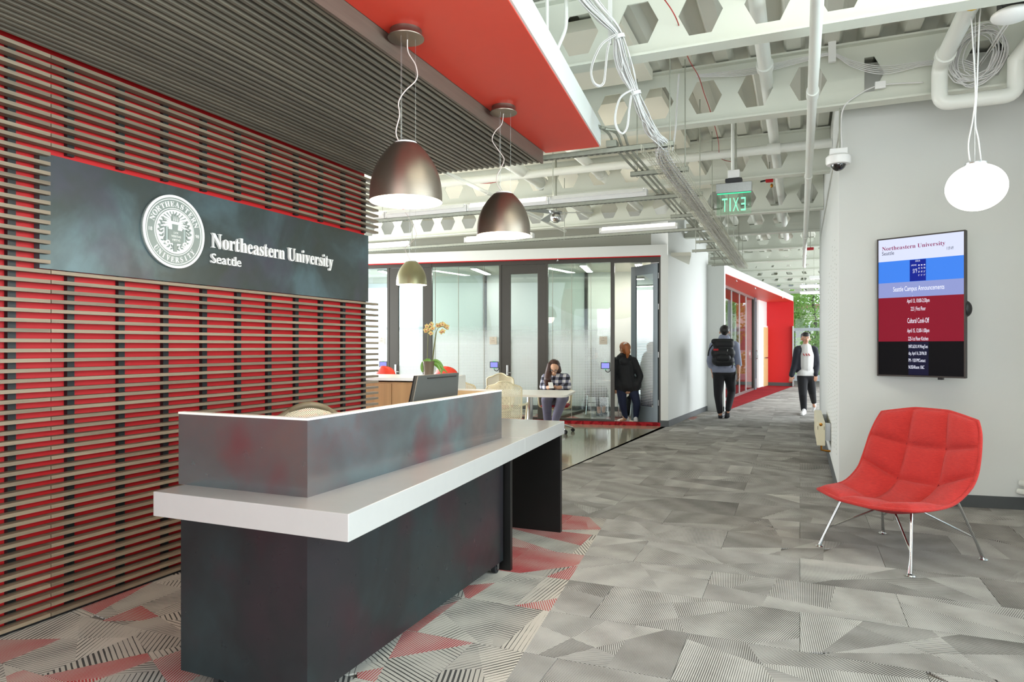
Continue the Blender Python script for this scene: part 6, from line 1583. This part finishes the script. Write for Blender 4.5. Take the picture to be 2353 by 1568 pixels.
# --- meeting room seen through the glass: table, side chairs, seated person
D5 = 13.75
def side_chair(u, d, rot, label):
    p = PD(u, 900, d); t = thing('side_chair', label, 'chair', (p.x, p.y, 0), rot, group='metal legged meeting room chairs', world=False)
    MB().box(-.21, .21, -.21, .21, .44, .465).build('seat', M['plastic_white'], t, bevel=.01)
    mb, rim = curved_back(.40, .34, .50, 0, .22, (1, 0, 0), .04, -.05, .4); mb.build('back', M['greywall'], t, smooth=True, mods=[solid(.012, 0)])
    for sx_ in (-1, 1):
        MB().tube([(sx_*.20, -.18, .44), (sx_*.24, -.24, 0)], .010, 8).build('leg', M['chrome'], t, smooth=40)
        MB().tube([(sx_*.19, .22, .62), (sx_*.20, .16, .44), (sx_*.24, .26, 0)], .010, 8).build('leg', M['chrome'], t, smooth=40)
    MB().tube([(-.22, .0, .25), (.22, .0, .25)], .007, 6).build('stretcher', M['chrome'], t)
    return t
side_chair(1372, 13.9, math.radians(20), 'white chair with chrome legs under the person behind the frosted glass')
side_chair(1466, 13.75, math.radians(-60), 'white chair with chrome legs seen through the open glass door')
mt = thing('meeting_table', 'white meeting table behind the frosted glass', 'table', tuple(PD(1400, 900, 13.4)))
tq = PD(1405, 877, 13.2); tq.z = 0
MB().poly([(tq.x - .28, tq.y - .1, .69), (tq.x + .42, tq.y + .02, .69), (tq.x + .25, tq.y + .75, .69), (tq.x - .40, tq.y + .62, .69)], (0, 0, .03)).build('tabletop', M['whitelam'], mt)
for dx in (.08, .13): MB().cyl((tq.x + dx, tq.y + .25, .02), (tq.x + dx, tq.y + .25, .69), .018).build('leg', M['chrome'], mt, smooth=40)
MB().box(tq.x - .12, tq.x + .30, tq.y + .22, tq.y + .28, 0, .025).build('foot', M['chrome'], mt)
pp = thing('person', 'person in black cropped trousers sitting behind the frosted glass', 'person', tuple(PZ(1380, 955)))
bod = head_caps(V(1362, 815, D5), 1.0, (RV - FV * .2).normalized()) + chain([V(1362, 826, D5), V(1363, 840, D5)], [.05, .06]) + chain([V(1362, 850, D5), V(1360, 890, D5 + .05)], [.13, .13])
Q1 = [V(1360, 895, D5), V(1375, 897, D5 - .35), V(1376, 938, D5 - .3), V(1376, 947, D5 - .3)]; Q2 = [V(1366, 895, D5 + .05), V(1388, 897, D5 - .28), V(1387, 936, D5 - .25), V(1387, 945, D5 - .25)]
bod += chain(Q1, [.08, .06, .04, .035]) + chain(Q2, [.08, .06, .04, .035]) + chain([V(1352, 843, D5), V(1356, 872, D5), V(1374, 878, D5 - .2)], [.05, .042, .03]) + hand_caps(V(1374, 878, D5 - .2), RV, UPV, .16, .3, 1) + chain([V(1372, 843, D5), V(1380, 872, D5), V(1388, 877, D5 - .2)], [.05, .042, .03]) + hand_caps(V(1388, 877, D5 - .2), RV, UPV, .16, .3, -1)
blob(bod, 'body', 'skin', pp, .0085, 3)
blob(chain([V(1362, 838, D5), V(1361, 860, D5), V(1360, 895, D5)], [.12, .155, .16]) + chain([V(1352, 843, D5), V(1356, 872, D5), V(1368, 877, D5 - .15)], [.07, .06, .045]) + chain([V(1372, 843, D5), V(1380, 872, D5), V(1384, 876, D5 - .15)], [.07, .06, .045]), 'sweater', pm('charcoal_sweater', '3c4144', .85), pp, .012, 3)
blob(chain([Q1[0], Q1[1], V(1376, 930, D5 - .3)], [.11, .08, .06]) + chain([Q2[0], Q2[1], V(1387, 929, D5 - .25)], [.11, .08, .06]), 'trousers', 'blackpants', pp, .011, 3)
blob([(V(1361, 812, D5) + UPV*.03, V(1360, 812, D5) + UPV*.0, .096, .092)], 'hair', 'hair_dark', pp, .01, 3)
shoe(PZ(1374, 956), PZ(1382, 957.5), 'shoe', 'shoe_dark', pp); shoe(PZ(1385, 954), PZ(1393, 955), 'shoe', 'shoe_dark', pp)
bg = thing('backpack', 'black bag standing on the floor of the open meeting room', 'bag', tuple(PZ(1446, 957)))
q = PZ(1446, 957); blob([(Vector((q.x, q.y + .12, .14)), Vector((q.x, q.y + .12, .30)), .14, .11)], 'main_body', 'backpack', bg, .015, 2)
MB().tube(smooth_path([(q.x - .03, q.y + .1, .38), (q.x, q.y + .1, .47), (q.x + .03, q.y + .1, .38)], 5), .012, 6).build('handle', M['backpack'], bg, smooth=True)

# ------------------------------------------------------------------ outside: ground, trees and buildings beyond the windows
struct(MB().box(-30, 30, 31.0, 70, -.6, -.3).build('ground_outside', M['grass']), 'green ground outside the far windows', 'ground')
def tree(x, y, h, r, seed, label):
    rr = random.Random(seed); t = thing('tree', label, 'tree', (x, y, -.3), group='trees outside the far window')
    MB().tube([(x, y, -.3), (x + .1, y, h * .35), (x - .1, y + .1, h * .7), (x, y, h)], [.12, .09, .05, .02], 8).build('trunk', M['bark'], t, smooth=True)
    for k in range(9):
        a = rr.uniform(0, 6.28); z = h * rr.uniform(.15, .8); l = r * rr.uniform(.6, 1.0)
        MB().tube([(x, y, z), (x + .5*l*math.cos(a), y + .5*l*math.sin(a), z + .35), (x + l*math.cos(a), y + l*math.sin(a), z + .55)], [.05, .03, .012], 5).build('branch', M['bark'], t, smooth=True)
    mb = MB()
    cl = [(x + r*.75*rr.uniform(-1, 1), y + r*.6*rr.uniform(-1, 1), rr.uniform(.2, h), rr.uniform(.35, .75)) for _ in range(85)]
    for (cx_, cy_, cz, cr) in cl:
        for _ in range(80):
            d = Vector((rr.gauss(0, 1), rr.gauss(0, 1), rr.gauss(0, 1))).normalized() * cr * rr.random() ** .4; p = Vector((cx_, cy_, cz)) + d
            a = Vector((rr.gauss(0, 1), rr.gauss(0, 1), rr.gauss(0, 1))).normalized(); b = a.orthogonal().normalized(); s = rr.uniform(.05, .11)
            mb.add([p - a*s, p + b*s*.6, p + a*s, p - b*s*.6], [(0, 1, 2, 3)])
    mb.build('foliage', M['foliage'], t)['kind'] = 'stuff'
tree(.6, 34.0, 5.5, 2.2, 1, 'leafy green tree outside the far corridor window beside the red wall'); tree(3.4, 39.5, 7.0, 2.4, 2, 'taller green tree farther back outside the corridor window')
tree(-4.2, 34.5, 5.5, 2.3, 3, 'leafy green tree seen through the glass of the far portal'); tree(-8.4, 39.0, 7.0, 2.4, 4, 'green tree at the back behind the portal glass')
bd = thing('far_building', 'pale building standing behind the trees outside', 'building', (2, 55, -.3))
MB().box(-10, 14, 55, 60, -.3, 4.2).build('wall', M['stucco'], bd); MB().box(-10.3, 14.3, 54.7, 60.3, 4.2, 4.5).build('roof', M['brickfar'], bd)
for k in range(6): w = MB().box(-8 + 3.6*k, -6.5 + 3.6*k, 54.95, 55.02, 1.0, 3.0).build('window', M['mullion'], bd); MB().box(-7.9 + 3.6*k, -6.6 + 3.6*k, 54.9, 54.95, 1.1, 2.9).build('pane', M['base'], w)
